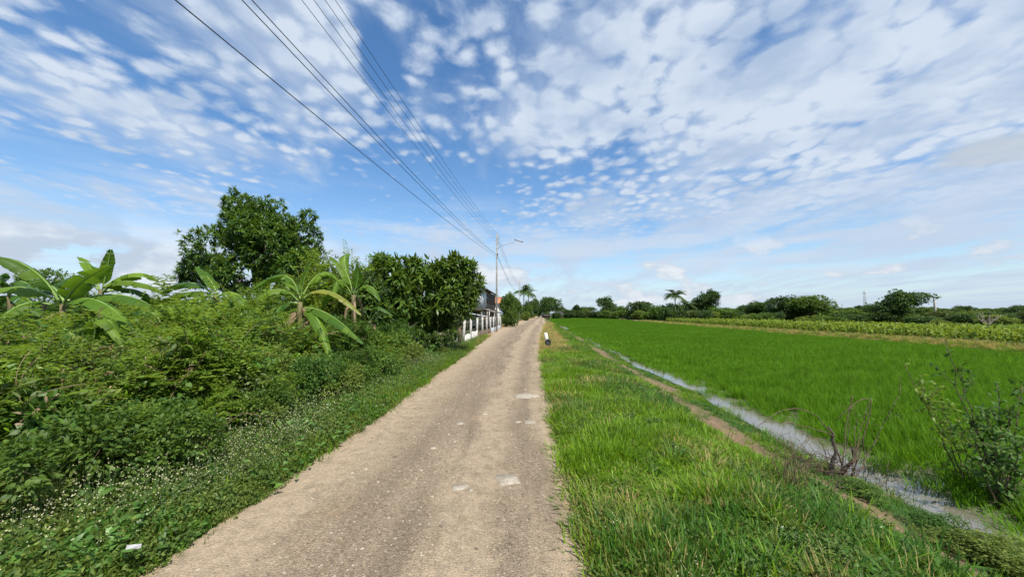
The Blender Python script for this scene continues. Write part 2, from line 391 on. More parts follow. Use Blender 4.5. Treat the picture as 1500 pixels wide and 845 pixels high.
# ------------------------------------------------------------------ lie of the land
PL = [(215, 845), (330, 760), (425, 700), (505, 650), (572, 600), (625, 560), (682, 520), (708, 500), (724, 487), (749, 475), (768, 469), (784, 465.5)]
PR = [(862, 845), (838, 760), (822, 700), (811, 650), (802, 600), (795, 560), (790, 520), (790, 500), (793, 487), (797, 475), (797, 469), (796, 465.5)]
gl = np.array([G(*q) for q in PL]); gr = np.array([G(*q) for q in PR])
def curve(g, s0):
    Y = np.concatenate([[-60], g[:, 1], [1200]]); X = np.concatenate([[g[0, 0] - s0 * (g[0, 1] + 60)], g[:, 0], [g[-1, 0] + .07 * (1200 - g[-1, 1])]])
    yy = np.concatenate([np.arange(-60, 60, .5), np.arange(60, 1200, 10)]); xx = np.interp(yy, Y, X)
    for _ in range(6): xx[1:-1] = (xx[:-2] + 2 * xx[1:-1] + xx[2:]) / 4
    return lambda y: np.interp(y, yy, xx)
roadL, roadR = curve(gl, .02), curve(gr, .03)
wL = lambda y: 4.85 + .062 * np.asarray(y, float) + .16 * np.sin(np.asarray(y) * .55 + 1) + .08 * np.sin(np.asarray(y) * 1.7) 
wR = lambda y: 4.85 + .062 * np.asarray(y, float) + np.interp(y, [0, 5, 12, 60], [.45, .52, .72, .5]) + .12 * np.sin(np.asarray(y) * .8 + 2)
fpts = np.array([(25, -60), (27.5, 5), (28, 21), (29.5, 38), (34.5, 88), (42, 143), (60, 260), (150, 1200)])
fE = lambda y: np.interp(y, fpts[:, 1], fpts[:, 0])
ZF, ZW = -.80, -.74      # paddy soil, water
def wav(x, y): return .5 * np.sin(x * 1.7 + 1.3 * np.sin(y * .9)) * np.sin(y * 1.3 + .7 * np.sin(x * 1.1)) + .3 * np.sin(x * 3.9 + y * 2.7) * np.sin(y * 4.3 - x * 1.9)
def gz(x, y):
    x = np.asarray(x, float); y = np.asarray(y, float)
    l, r, a, b, e = roadL(y), roadR(y), wL(y), wR(y), fE(y)
    s = np.clip((x - r) / (a - r), 0, 1)
    zr = np.interp(s, [0, .08, .35, .58, .76, .92, 1], [-.05, .035, .01, -.22, -.52, -.72, -.88]) + .035 * wav(x, y) * (s > .06)
    zf = np.interp(x - b, [0, .5, 3, 4], [-.88, -.84, -.78, ZF])
    zb = np.interp(x - e, [0, .5, 1.3, 2.2, 6, 14, 40], [ZF, -.62, -.40, -.36, -.48, -.45, -.35])
    zl = np.interp(l - x, [0, .25, .9, 2.2, 5, 14, 60], [-.05, .04, .03, -.06, -.22, -.3, -.3]) + .05 * wav(x, y) * np.clip((l - x) * 2, 0, 1)
    z = np.where(x < l, zl, np.where(x <= r, -.06, np.where(x <= a, zr, np.where(x <= b, -.88, np.where(x <= e, zf, zb)))))
    return z
def rz_road(x, y):
    l, r = roadL(y), roadR(y); u = (np.asarray(x) - l) / (r - l)
    return .02 * (1 - (2 * u - 1) ** 2) + .008 * wav(np.asarray(x) * .8, np.asarray(y) * .8)

def make_ground():
    ys = np.concatenate([np.arange(-30, 0, 1.5), np.arange(0, 20, .3), np.arange(20, 60, .8), np.arange(60, 300, 6), np.geomspace(300, 4500, 14)])
    lo = -np.array([3500, 900, 300, 120, 60, 40, 28, 20, 15, 12, 10, 8.5, 7.2, 6.2, 5.4, 4.7, 4.1, 3.6, 3.1, 2.7, 2.3, 2.0, 1.7, 1.4, 1.15, .9, .7, .5, .35, .25, .15, .07])
    V = []; C = []
    for y in ys:
        l, r, a, b, e = [float(f(y)) for f in (roadL, roadR, wL, wR, fE)]
        xs = np.concatenate([l + lo, np.linspace(l, r, 7), r + (a - r) * np.linspace(0, 1, 36)[1:], np.linspace(a, b, 5)[1:], b + np.array([.25, .5, 1, 1.8, 3, 4]),
                             np.linspace(b + 4, e, 8)[1:], e + np.array([.25, .5, .9, 1.3, 1.8, 2.2, 3.5, 6, 9, 14, 24, 40, 80, 200, 700, 3500])])
        yy = np.full(len(xs), y); z = gz(xs, yy); V.append(np.stack([xs, yy, z], 1))
        s = np.clip((xs - r) / (a - r), 0, 1); w = wav(xs, yy); w2 = np.sin(y * .9 + 2) * .5 + np.sin(y * 2.3) * .3
        green = np.array([.055, .085, .022]); c = np.tile(green, (len(xs), 1))
        dirt = np.array([.20, .135, .088]); sand = np.array([.32, .215, .11]); mud = np.array([.10, .075, .05]); far = np.array([.07, .10, .028])
        def bl(mask, col):
            mask = np.clip(mask, 0, 1)[:, None]; c[:] = c * (1 - mask) + np.asarray(col) * mask
        bl((xs > a) * 1.0, mud * .9)
        bl(((xs > b + 2) & (xs <= e)) * 1.0, (.05, .11, .02))
        bl((xs > e) * 1.0, far); bl(((xs > e + .1) & (xs < e + 2.5)) * (.75 + .3 * w2), (.24, .19, .10))
        inr = (xs > r) & (xs <= a)
        bl(inr * np.exp(-((s - .70 - .03 * w) / .13) ** 2) * np.clip(1.3 + w2 * .7, .7, 1), dirt)
        bl(inr * (s > .93) * .7, mud)
        bl(inr * np.clip((.10 - s) / .05, 0, 1), (.30, .235, .16))
        farw = np.clip((y - 16) / 6, 0, 1) * np.clip((90 - y) / 30, .35, 1)
        bl((inr & (s < .32)) * farw * (.8 + .3 * w), sand * 1.05)
        bl((xs < l) * np.clip((.18 - (l - xs)) / .1, 0, 1), (.30, .235, .16))
        bl((xs < l) * np.clip((1.6 - (l - xs)) / .7, 0, 1) * np.clip((y - 17) / 4, 0, 1), sand * .95)
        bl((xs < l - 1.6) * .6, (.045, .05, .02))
        C.append(c)
    n = len(V[0]); mb = MB()
    idx = np.arange(len(ys) * n).reshape(len(ys), n)
    Fc = np.stack([idx[:-1, :-1], idx[:-1, 1:], idx[1:, 1:], idx[1:, :-1]], -1).reshape(-1, 4)
    mb.add(np.concatenate(V), Fc, 0.0); o = mb.build('ground', 'ground', smooth=True)
    C = np.concatenate(C); at = o.data.attributes.new('gcol', 'FLOAT_COLOR', 'POINT')
    at.data.foreach_set('color', np.concatenate([C, np.ones((len(C), 1))], 1).ravel().astype(np.float32))
    kind(o, 'structure')
make_ground()

def make_road():
    ys = np.concatenate([np.arange(-30, 0, 1.5), np.arange(0, 20, .2), np.arange(20, 60, .8), np.arange(60, 420, 5)])
    us = np.array([-.10, -.04, 0, .06, .12, .2, .3, .4, .5, .6, .7, .8, .88, .94, 1, 1.04, 1.10])
    V = []; Lt = []
    for y in ys:
        l, r = float(roadL(y)), float(roadR(y))
        uu = us + np.where((us < .02) | (us > .98), .022 * math.sin(y * 2.1) + .015 * math.sin(y * 5.3 + 1), 0)
        xs = l + (r - l) * uu; z = rz_road(xs, np.full(len(xs), y))
        z = np.where((us < 0) | (us > 1), np.interp(np.abs(us - .5), [.5, .54, .6], [0, -.025, -.12]), z)
        V.append(np.stack([xs, np.full(len(xs), y), z], 1)); Lt.append(us)
    n = len(us); idx = np.arange(len(ys) * n).reshape(len(ys), n); mb = MB()
    mb.add(np.concatenate(V), np.stack([idx[:-1, :-1], idx[:-1, 1:], idx[1:, 1:], idx[1:, :-1]], -1).reshape(-1, 4), 0.0)
    o = mb.build('road', 'road', smooth=True); kind(o, 'structure')
    at = o.data.attributes.new('lat', 'FLOAT', 'POINT'); at.data.foreach_set('value', np.concatenate(Lt).astype(np.float32))
    def poly(zx): return [(440 + a / 2.42, 540 + b / 2.42) for a, b in zx]
    slabs = [poly([(683, 388), (690, 376), (725, 372), (752, 372), (770, 379), (776, 394), (788, 403), (748, 407), (710, 415), (700, 402)]),
             poly([(532, 416), (560, 410), (598, 411), (601, 419), (572, 429), (540, 434)]), poly([(594, 430), (606, 425), (616, 430), (604, 436)]),
             poly([(755, 92), (790, 84), (845, 88), (852, 96), (810, 103), (770, 102)]), poly([(790, 182), (832, 180), (834, 190), (798, 194)]),
             poly([(548, 192), (575, 189), (584, 196), (556, 199)]), poly([(640, 158), (662, 156), (664, 162), (646, 164)]), poly([(760, 186), (774, 182), (780, 188), (766, 192)]),
             poly([(458, 278), (476, 276), (484, 284), (464, 287)])]
    for pl in slabs:
        q = np.array([G(a, b, .02) for a, b in pl]); q = q[::-1] if np.cross(q[1] - q[0], q[2] - q[1])[2] < 0 else q
        c = q.mean(0); q = c + (q - c) * 1.0; k = len(q)
        q2 = np.concatenate([q, c + (q - c) * rng.uniform(.80, .93, (k, 1))])
        V = q2.copy(); zz = rz_road(V[:, 0], V[:, 1]); V[:, 2] = zz + np.concatenate([np.full(k, -.012), .010 + rng.uniform(-.002, .003, k)])
        cc = c.copy(); cc[2] = zz.mean() + .012; V = np.concatenate([V, [cc]])
        mb = MB(); mb.add(V, [np.array([[j, (j + 1) % k, k + (j + 1) % k, k + j] for j in range(k)]), np.array([[k + j, k + (j + 1) % k, 2 * k] for j in range(k)])])
        s = mb.build('stone_slab', 'stone', o)
make_road()

def make_water():
    ys = np.concatenate([np.arange(-30, 60, 1.0), np.arange(60, 260, 8)]); mb = MB(); V = []
    for y in ys: V += [(float(wL(y)) - .15, y, ZW), (float(wR(y)) + 3.3, y, ZW)]
    mb.add(V, np.array([[2 * i, 2 * i + 1, 2 * i + 3, 2 * i + 2] for i in range(len(ys) - 1)]), 0.0)
    kind(mb.build('water', 'water'), 'structure')
make_water()

# ------------------------------------------------------------------ scatter (stuff only)
PROTO = []
def proto_coll(name, meshes):
    c = bpy.data.collections.new(name)
    for i, me in enumerate(meshes):
        o = bpy.data.objects.new('%s_%02d' % (name, i), me); c.objects.link(o)
    PROTO.append(c); return c
def scatter(name, pts, coll, vi, scl, rot, label=None, cat=None):
    n = len(pts); me = bpy.data.meshes.new(name); me.vertices.add(n); me.vertices.foreach_set('co', np.asarray(pts, np.float32).ravel())
    a = me.attributes.new('vi', 'INT', 'POINT'); a.data.foreach_set('value', np.asarray(vi, np.int32))
    a = me.attributes.new('scl', 'FLOAT_VECTOR', 'POINT'); a.data.foreach_set('vector', np.asarray(scl, np.float32).ravel())
    a = me.attributes.new('rot', 'FLOAT_VECTOR', 'POINT'); a.data.foreach_set('vector', np.asarray(rot, np.float32).ravel())
    o = bpy.data.objects.new(name, me); COL.objects.link(o); kind(o, 'stuff')
    if label: tag(o, label, cat)
    g = bpy.data.node_groups.new(name + '_nodes', 'GeometryNodeTree')
    g.interface.new_socket('Geometry', in_out='INPUT', socket_type='NodeSocketGeometry'); g.interface.new_socket('Geometry', in_out='OUTPUT', socket_type='NodeSocketGeometry')
    i = g.nodes.new('NodeGroupInput'); u = g.nodes.new('NodeGroupOutput'); ip = g.nodes.new('GeometryNodeInstanceOnPoints')
    ci = g.nodes.new('GeometryNodeCollectionInfo'); ci.inputs['Collection'].default_value = coll
    ci.inputs['Separate Children'].default_value = True; ci.inputs['Reset Children'].default_value = True
    ip.inputs['Pick Instance'].default_value = True
    g.links.new(i.outputs[0], ip.inputs['Points']); g.links.new(ci.outputs[0], ip.inputs['Instance'])
    for nm, ty, sock in (('vi', 'INT', 'Instance Index'), ('scl', 'FLOAT_VECTOR', 'Scale'), ('rot', 'FLOAT_VECTOR', 'Rotation')):
        na = g.nodes.new('GeometryNodeInputNamedAttribute'); na.data_type = ty; na.inputs['Name'].default_value = nm
        g.links.new([q for q in na.outputs if q.enabled][0], ip.inputs[sock])
    g.links.new(ip.outputs[0], u.inputs[0])
    md = o.modifiers.new('scatter', 'NODES'); md.node_group = g
    return o
def blades(mb, C, az, ln, lean, wd, curl, rnd=None):
    """arching grass blades: C base Nx3, azimuth, length, lean angle from vertical at base, width, extra bend"""
    n = len(C); ts = np.array([0, .35, .7, 1.0]); hd = np.stack([np.cos(az), np.sin(az), np.zeros(n)], 1); sd = np.stack([-np.sin(az), np.cos(az), np.zeros(n)], 1)
    pos = np.array(C, float); rows = []; prev = 0
    for j, t in enumerate(ts):
        if j:
            ang = lean + curl * (t - .15); dl = (ln * (t - prev))[:, None]
            pos = pos + dl * (np.sin(ang)[:, None] * hd + np.cos(ang)[:, None] * np.array([0, 0, 1.0])); prev = t
        w = (wd * [.7, 1.0, .7, 0][j] * .5)[:, None]
        if j < 3: rows += [pos - sd * w, pos + sd * w]
        else: rows += [pos]
    V = np.stack(rows, 1); k = 7
    fs = [np.array([[0, 1, 3, 2], [2, 3, 5, 4]]), np.array([[4, 5, 6]])]
    rr = rng.random(n) if rnd is None else rnd
    mb.add(V.reshape(-1, 3), [(f[None] + (np.arange(n) * k)[:, None, None]).reshape(-1, f.shape[1]) for f in fs], np.repeat(rr, k))
def tuft(n, rad, h0, h1, w, lean, curl, mat, name='tuft'):
    mb = MB(); a = rng.uniform(0, 6.28, n); r = rad * np.sqrt(rng.random(n)); C = np.stack([r * np.cos(a), r * np.sin(a), np.full(n, -.02)], 1)
    blades(mb, C, a + rng.normal(0, .8, n), rng.uniform(h0, h1, n), np.abs(rng.normal(0, lean, n)), rng.uniform(.7, 1.2, n) * w, rng.uniform(.2, 1, n) * curl)
    return mb.mesh(name, mat)
def weedplant(n, h, leaf, mat, flower=0, name='weed'):
    """low bushy herb: stems with pairs of small leaves"""
    mb = MB(); 
    for i in range(n):
        az = rng.uniform(0, 6.28); le = rng.uniform(.15, .9); L = h * rng.uniform(.6, 1.1); b = np.array([rng.normal(0, h * .22), rng.normal(0, h * .22), -.02])
        e = b + L * np.array([math.sin(le) * math.cos(az), math.sin(le) * math.sin(az), math.cos(le)]); pts = bez(b, (b + e) / 2 + (0, 0, .12 * h), e, 6)
        k = 9; t = rng.uniform(.2, 1, k); C = pts[(t * 5).astype(int)]
        D = rdir(k, .15); leaves(mb, C, D, rdir(k, 1.2), leaf * rng.uniform(.6, 1.2, k), leaf * .5 * rng.uniform(.7, 1.2, k), T_LAN)
    return mb.mesh(name, mat)
def flowerheads(n, rad, h0, h1, s):
    mb = MB(); st = mb
    a = rng.uniform(0, 6.28, n); r = rad * np.sqrt(rng.random(n)); h = rng.uniform(h0, h1, n)
    C = np.stack([r * np.cos(a), r * np.sin(a), h], 1)
    for q in range(3): leaves(mb, C - np.array([0, 0, 0]), rdir(n, .3), rdir(n, 1.5), s, s * .9, T_DIA, 1.0)
    B = C * np.array([1, 1, 0]); blades(st, B, a, h * 1.03, np.full(n, .0), np.full(n, .004), np.full(n, .0), np.zeros(n))
    return mb.mesh('flower_heads', 'flower')

tuftsA = proto_coll('verge_grass', [tuft(34, .10, .06, .17, .010, .5, .9, 'grass') for _ in range(3)] + [tuft(34, .10, .05, .15, .010, .55, .9, 'grass_dark') for _ in range(3)]
                    + [tuft(30, .10, .06, .16, .008, .5, .9, 'grass_olive') for _ in range(2)] + [tuft(45, .10, .06, .18, .005, .6, .8, 'grass_dry') for _ in range(2)])
tuftsB = proto_coll('long_grass', [tuft(44, .11, .16, .38, .014, .4, 1.4, 'grass') for _ in range(3)] + [tuft(44, .11, .16, .36, .014, .4, 1.4, 'grass_dark') for _ in range(3)]
                    + [tuft(50, .08, .15, .36, .006, .35, 1.0, 'grass_olive') for _ in range(2)] + [tuft(45, .08, .15, .40, .005, .4, .9, 'grass_dry') for _ in range(2)])
fh = [flowerheads(11, .24, .14, .32, .009) for _ in range(3)]
herbs = proto_coll('herb', [weedplant(12, .22, .036, 'weed') for _ in range(3)] + [weedplant(11, .24, .046, 'weed_dark') for _ in range(2)] + [weedplant(8, .22, .07, 'vine') for _ in range(2)]
                   + fh)
def xyz(x, y, dz=0.0): return np.stack([x, y, gz(x, y) + dz], 1)
def band(n, y0, y1, xa, xb, power=1.0):
    """n points, denser near the camera, between two x curves"""
    t = rng.random(n); y = y0 * (y1 / y0) ** (t ** power); f = rng.random(n); x = xa(y) + (xb(y) - xa(y)) * f
    return x, y, f
def pick(prob):                     # per-point variant choice from rows of weights
    c = np.cumsum(prob, 1); c /= c[:, -1:]; return (rng.random((len(prob), 1)) > c).sum(1)
def patch(x, y, s, ph): return .5 + .25 * (np.sin(x * s + ph + 1.7 * np.sin(y * s * .7)) + np.sin(y * s * 1.1 + ph * 2 + 1.3 * np.sin(x * s * .8)))

def make_verge():
    # right verge: short sward
    x, y, f = band(26000, 1.3, 70, lambda y: roadR(y) + .02, lambda y: wL(y) - .05, .9)
    s = f; pt = patch(x, y, 1.1, .3); p2 = patch(x, y, 2.3, 1.9)
    path = np.clip(2.0 * np.exp(-((s - .71 - .03 * wav(x, y)) / .11) ** 2), 0, 1) * np.clip(1.35 + (np.sin(y * .9 + 2) * .5 + np.sin(y * 2.3) * .3) * .9, .25, 1)
    far = np.clip((y - 15) / 6, 0, 1) * (s < .34)
    keep = rng.random(len(x)) > np.maximum(path * .97, far * .45)
    edge = np.clip((.07 - s) / .07, 0, 1); keep &= rng.random(len(x)) > edge * .65
    x, y, s, pt, p2, far = [q[keep] for q in (x, y, s, pt, p2, far)]
    p3 = patch(x, y, 3.1, 5.2); g = np.clip(.55 - s * .5 + (pt - .5) * 4.5, .03, 2); dk = np.clip(.3 + s * .9 + (.5 - pt) * 3.0 + (p2 - .5) * 1.5, .03, 2); ol = np.clip(.75 - s * 1.3 + (p2 - .45) * 2.4, .05, 1.5); dr = .04 + far * 5 + .35 * (p2 > .72) * (s < .5)
    pr = np.stack([g] * 3 + [dk] * 3 + [ol] * 2 + [dr] * 2, 1)
    sc = rng.uniform(.7, 1.35, len(x)) * np.interp(y, [2, 10, 40], [1.0, 1.15, 1.6]) * np.interp(s, [0, .5, .66, 1], [1, 1, .6, .6])
    scatter('verge_grass', xyz(x, y), tuftsA, pick(pr), np.stack([sc * 1.15, sc * 1.15, sc * rng.uniform(.55, 1.2, len(x)) * (.35 + 1.0 * p3)], 1), np.stack([rng.normal(0, .12, len(x)), rng.normal(0, .12, len(x)), rng.uniform(0, 6.28, len(x))], 1),
            'short green grass covering the roadside verge beside the paddy', 'grass')
    # right verge: taller clumps
    x, y, f = band(3000, 1.5, 45, lambda y: roadR(y) + .25, lambda y: wL(y) - .1, 1.0)
    pt = patch(x, y, 1.5, 2.2); keep = (rng.random(len(x)) < .06 + 1.8 * np.clip(pt - .45, 0, 1)) & (f < .56) & ~((y > 15) & (f < .3))
    keep &= (f > .14) | (rng.random(len(x)) < .3)
    x, y, f = x[keep], y[keep], f[keep]
    g = np.clip(1.2 - f * .9 + rng.normal(0, .25, len(x)), .15, 2); pr = np.stack([g] * 3 + [.5 + f] * 3 + [.45 * np.ones_like(f)] * 2 + [.12 * np.ones_like(f)] * 2, 1)
    sc = rng.uniform(.55, 1.05, len(x)) * np.interp(f, [0, .2, .6, 1], [.6, .85, 1, .8])
    scatter('tall_grass_clumps', xyz(x, y), tuftsB, pick(pr), np.stack([sc] * 3, 1), np.stack([rng.normal(0, .15, len(x)), rng.normal(0, .15, len(x)), rng.uniform(0, 6.28, len(x))], 1),
            'taller bright green grass clumps on the verge beside the paddy', 'grass')
    x, y, f = band(1500, 1.5, 60, lambda y: wL(y) - .28, lambda y: wL(y) + .10, 1.0); k = patch(x, y, 2.6, 3.3) > .42; x, y, f = x[k], y[k], f[k]; sc = rng.uniform(.35, .75, len(x))
    scatter('water_edge_grass', xyz(x, y), tuftsB, pick(np.tile([[.5, .5, .5, 1, 1, 1, .4, .4, .15, .15]], (len(x), 1))), np.stack([sc] * 3, 1), np.stack([0 * x, rng.normal(.2, .2, len(x)), rng.uniform(0, 6.28, len(x))], 1), 'grass tufts overhanging the water channel edge', 'grass')
    # right verge: herbs and pale flower heads
    x, y, f = band(4200, 1.5, 30, lambda y: roadR(y) + .05, lambda y: wL(y) - .1, 1.0)
    pt = patch(x, y, 1.9, 4.1); keep = (rng.random(len(x)) < .1 + np.clip(pt - .4, 0, 1) * 1.6) & (f < .6)
    x, y, f = x[keep], y[keep], f[keep]; k = len(x)
    pr = np.stack([.5 + 0 * f] * 3 + [.2 + f] * 2 + [.03 + f * .12] * 2 + [np.clip(.12 - f * .25, .005, 1)] * 3, 1); sc = rng.uniform(.4, .85, k)
    scatter('verge_herbs', xyz(x, y), herbs, pick(pr), np.stack([sc] * 3, 1), np.stack([0 * x, 0 * x, rng.uniform(0, 6.28, k)], 1), 'small leafy weeds growing among the verge grass beside the paddy', 'weeds')
    # left: flowering weeds along the road
    x, y, f = band(9000, 1.2, 26, lambda y: roadL(y) - .02, lambda y: roadL(y) - np.interp(y, [2, 8, 15, 26], [2.3, 2.0, 1.3, 1.0]), 1.0)
    keep = (rng.random(len(x)) > np.clip((.10 - f) / .1, 0, 1) * .6) & ~((y > 19) & (rng.random(len(x)) < .6))
    x, y, f = x[keep], y[keep], f[keep]; k = len(x); pt = patch(x, y, 1.4, 1.0)
    fl = np.clip(.2 + (pt - .45) * 1.2, .02, 1) * (f > .1); 
    pr = np.stack([.7 + 0 * f] * 3 + [.35 - .2 * f] * 2 + [.10 + .3 * (pt < .3)] * 2 + [fl * .6] * 3, 1); sc = rng.uniform(.65, 1.25, k) * np.interp(f, [0, .25, 1], [.55, 1, 1.35])
    scatter('roadside_weeds', xyz(x, y), herbs, pick(pr), np.stack([sc] * 3, 1), np.stack([rng.normal(0, .1, k), rng.normal(0, .1, k), rng.uniform(0, 6.28, k)], 1),
            'low flowering weeds with pale heads lining the road under the thicket', 'weeds')
    x, y, f = band(9000, 1.2, 30, lambda y: roadL(y) + .02, lambda y: roadL(y) - np.interp(y, [2, 8, 12, 30], [2.2, 2.6, 2.6, 1.2]), .9)
    far = np.clip((y - 17) / 3, 0, 1); keep = (rng.random(len(x)) > far * .75) & (rng.random(len(x)) > np.clip((.08 - f) / .08, 0, 1) * .5); x, y, f, far = [q[keep] for q in (x, y, f, far)]; k = len(x)
    near = np.interp(y, [4, 8], [0, 1])
    keep = rng.random(k) < np.interp(y, [3, 8], [.45, 1]); x, y, f, far, near = [q[keep] for q in (x, y, f, far, near)]; k = len(x)
    pr = np.stack([.25 + near * .7] * 3 + [.5 + 0 * f] * 3 + [.5 * near + .12] * 2 + [.03 + far * 1.2] * 2, 1); sc = rng.uniform(.6, 1.3, k) * np.interp(y, [2, 7, 20], [.65, 1.0, 1.3])
    scatter('roadside_grass', xyz(x, y), tuftsA, pick(pr), np.stack([sc, sc, sc * 1.3], 1), np.stack([rng.normal(0, .15, k), rng.normal(0, .15, k), rng.uniform(0, 6.28, k)], 1),
            'rough grass growing along the road under the thicket', 'grass')
    # undergrowth inside the thicket
    n = 6000; y = rng.uniform(1.5, 20, n); x = roadL(y) - 1.6 - 14 * rng.random(n) ** 1.3
    pr = np.tile(np.array([[1, 1, 1, 1.4, 1.4, .6, .6, 0, 0, 0]], float), (n, 1)); sc = rng.uniform(1.0, 2.0, n)
    scatter('thicket_undergrowth', xyz(x, y), herbs, pick(pr), np.stack([sc] * 3, 1), np.stack([0 * x, 0 * x, rng.uniform(0, 6.28, n)], 1), 'tangled low undergrowth between the shrubs of the thicket', 'undergrowth')
make_verge()

def make_rice():
    def patchm(size, n, w, h0, h1):
        mb = MB(); hills = max(4, int(size * size * 38)); hc = rng.uniform(-size / 2, size / 2, (hills, 2)); who = rng.integers(0, hills, n)
        C = np.concatenate([hc[who] + rng.normal(0, .025, (n, 2)), np.zeros((n, 1))], 1)
        blades(mb, C, rng.uniform(0, 6.28, n), rng.uniform(h0, h1, n), np.abs(rng.normal(0, .22, n)), np.full(n, w) * rng.uniform(.7, 1.2, n), rng.uniform(.1, .9, n), np.clip(rng.random(hills)[who] * .55 + rng.random(n) * .45, 0, 1))
        return mb.mesh('rice_patch', 'rice')
    pc = proto_coll('rice', [patchm(.6, 300, .012, .24, .52) for _ in range(4)] + [patchm(1.4, 800, .024, .24, .54) for _ in range(3)])
    P_, S_, I_ = [], [], []
    for y in np.arange(.5, 16, .42):
        b, e = float(wR(y)), min(float(fE(y)), 27 + 0 * y)
        xs = np.arange(b + .12, min(e - .2, 2 + 2.0 * y + 6), .42); xs = xs + rng.normal(0, .09, len(xs)); yy = y + rng.normal(0, .09, len(xs))
        P_.append(np.stack([xs, yy, gz(xs, yy) - .01], 1)); I_.append(rng.integers(0, 4, len(xs))); ed = np.clip((xs - b) / .7, 0, 1)
        k = (rng.random(len(xs)) < .6 + .6 * ed); P_[-1] = P_[-1][k]; I_[-1] = I_[-1][k]; S_.append((.72 + .28 * ed[k]) * rng.uniform(.85, 1.15, k.sum()))
    y = 15.9
    while y < 265:
        st = np.interp(y, [16, 60, 260], [.85, 1.0, 1.4]); b, e = float(wR(y)) + .35, float(fE(y)) - .3
        if y > 60: b = float(roadR(y)) + np.interp(y, [60, 110], [5.5, 3.0])
        xs = np.arange(b, e, st); xs = xs + rng.normal(0, .15, len(xs)); yy = y + rng.normal(0, .15, len(xs))
        P_.append(np.stack([xs, yy, np.maximum(gz(xs, yy), ZF - .1) - .01], 1)); I_.append(rng.integers(4, 7, len(xs))); S_.append(rng.uniform(.88, 1.12, len(xs)) * np.interp(xs - b, [0, 1.2], [.75, 1]))
        y += st * .9
    P_, S_, I_ = np.concatenate(P_), np.concatenate(S_), np.concatenate(I_); n = len(P_)
    wv = .84 + .24 * patch(P_[:, 0], P_[:, 1], .5, 1.2) + .10 * patch(P_[:, 0], P_[:, 1], 2.3, .4)
    scatter('rice_crop', P_, pc, I_, np.stack([np.ones(n), np.ones(n), S_ * wv], 1), np.stack([0 * S_, 0 * S_, rng.uniform(0, 6.28, n)], 1), 'even young green rice crop standing in the flooded paddy', 'rice')
make_rice()

def make_pebbles():
    ms = []
    for i in range(5):
        V = rdir(14); 
        import bmesh
        bm = bmesh.new(); bmesh.ops.create_icosphere(bm, subdivisions=1, radius=1)
        for v in bm.verts: v.co = Vector((v.co.x * rng.uniform(.7, 1.2), v.co.y * rng.uniform(.7, 1.2), v.co.z * rng.uniform(.45, .8)))
        me = bpy.data.meshes.new('pebble'); bm.to_mesh(me); bm.free(); me.materials.append(MATS['pebble' if 'pebble' in MATS else 'stone']); ms.append(me)
    pc = proto_coll('pebbles', ms)
    n = 16000; y = 1.5 * (16 / 1.5) ** rng.random(n); u = rng.random(n)
    keep = rng.random(n) < np.interp(u, [0, .25, .5, .62, .75, .9, 1], [.35, .45, 1, .6, .5, .8, 1.0]); y, u = y[keep], u[keep]; n = len(y)
    x = roadL(y) + (roadR(y) - roadL(y)) * (.01 + .98 * u); z = rz_road(x, y) - .001
    s = .0042 * np.exp(rng.normal(0, .5, n)) * np.interp(y, [2, 14], [1, 2.0])
    scatter('road_gravel', np.stack([x, y, z], 1), pc, rng.integers(0, 5, n), np.stack([s] * 3, 1), np.stack([0 * x, 0 * x, rng.uniform(0, 6.28, n)], 1), 'loose gravel scattered over the surface of the dirt road', 'gravel')
def mat_pebble():
    m, nt, o = newmat('pebble'); p = nd(nt, 'ShaderNodeBsdfPrincipled'); oi = nd(nt, 'ShaderNodeObjectInfo')
    nt.links.new(mixc(nt, oi.outputs['Random'], (.10, .08, .06), (.38, .32, .24)), p.inputs['Base Color']); p.inputs['Roughness'].default_value = .9
    nt.links.new(p.outputs[0], o.inputs[0])
mat_pebble(); make_pebbles()

# ------------------------------------------------------------------ plants: prototypes
def crown(mb, lobes, ncl, per, ll, lw, droop, spread, tpl=T_LAN, inner=.25, up=.15, whorl=True, shell=(.82, 1.04)):
    L = np.array([l[:3] for l in lobes], float); Rr = np.array([l[3:6] if len(l) > 4 else (l[3],) * 3 for l in lobes], float)
    w = Rr.prod(1) ** (2 / 3); k = rng.choice(len(L), ncl, p=w / w.sum()); d = rdir(ncl, up)
    rr = np.where(rng.random(ncl) < inner, rng.uniform(.35, .8, ncl), rng.uniform(*shell, ncl)); C = L[k] + d * Rr[k] * rr[:, None]
    # drop clusters buried deep inside another lobe
    q = (((C[:, None] - L[None]) / Rr[None]) ** 2).sum(2); keep = (q.min(1) > .42) | (rng.random(ncl) < .35); C, d, k = C[keep], d[keep], k[keep]; n = len(C)
    CC = np.repeat(C, per, 0); dd = np.repeat(d, per, 0); m = len(CC)
    v = rdir(m); D = unit(dd * spread + v + np.array([0, 0, -droop])); NN = unit(dd + np.array([0, 0, 1.2]) + rng.normal(0, .35, (m, 3)))
    CC = CC + v * ll * (.12 if whorl else .55)
    tone = np.repeat(np.clip(rng.normal(.45, .22, n), 0, 1), per)
    leaves(mb, CC, D, NN, ll * rng.uniform(.65, 1.15, m), lw * rng.uniform(.75, 1.2, m), tpl, np.clip(tone + rng.normal(0, .16, m), 0, 1))
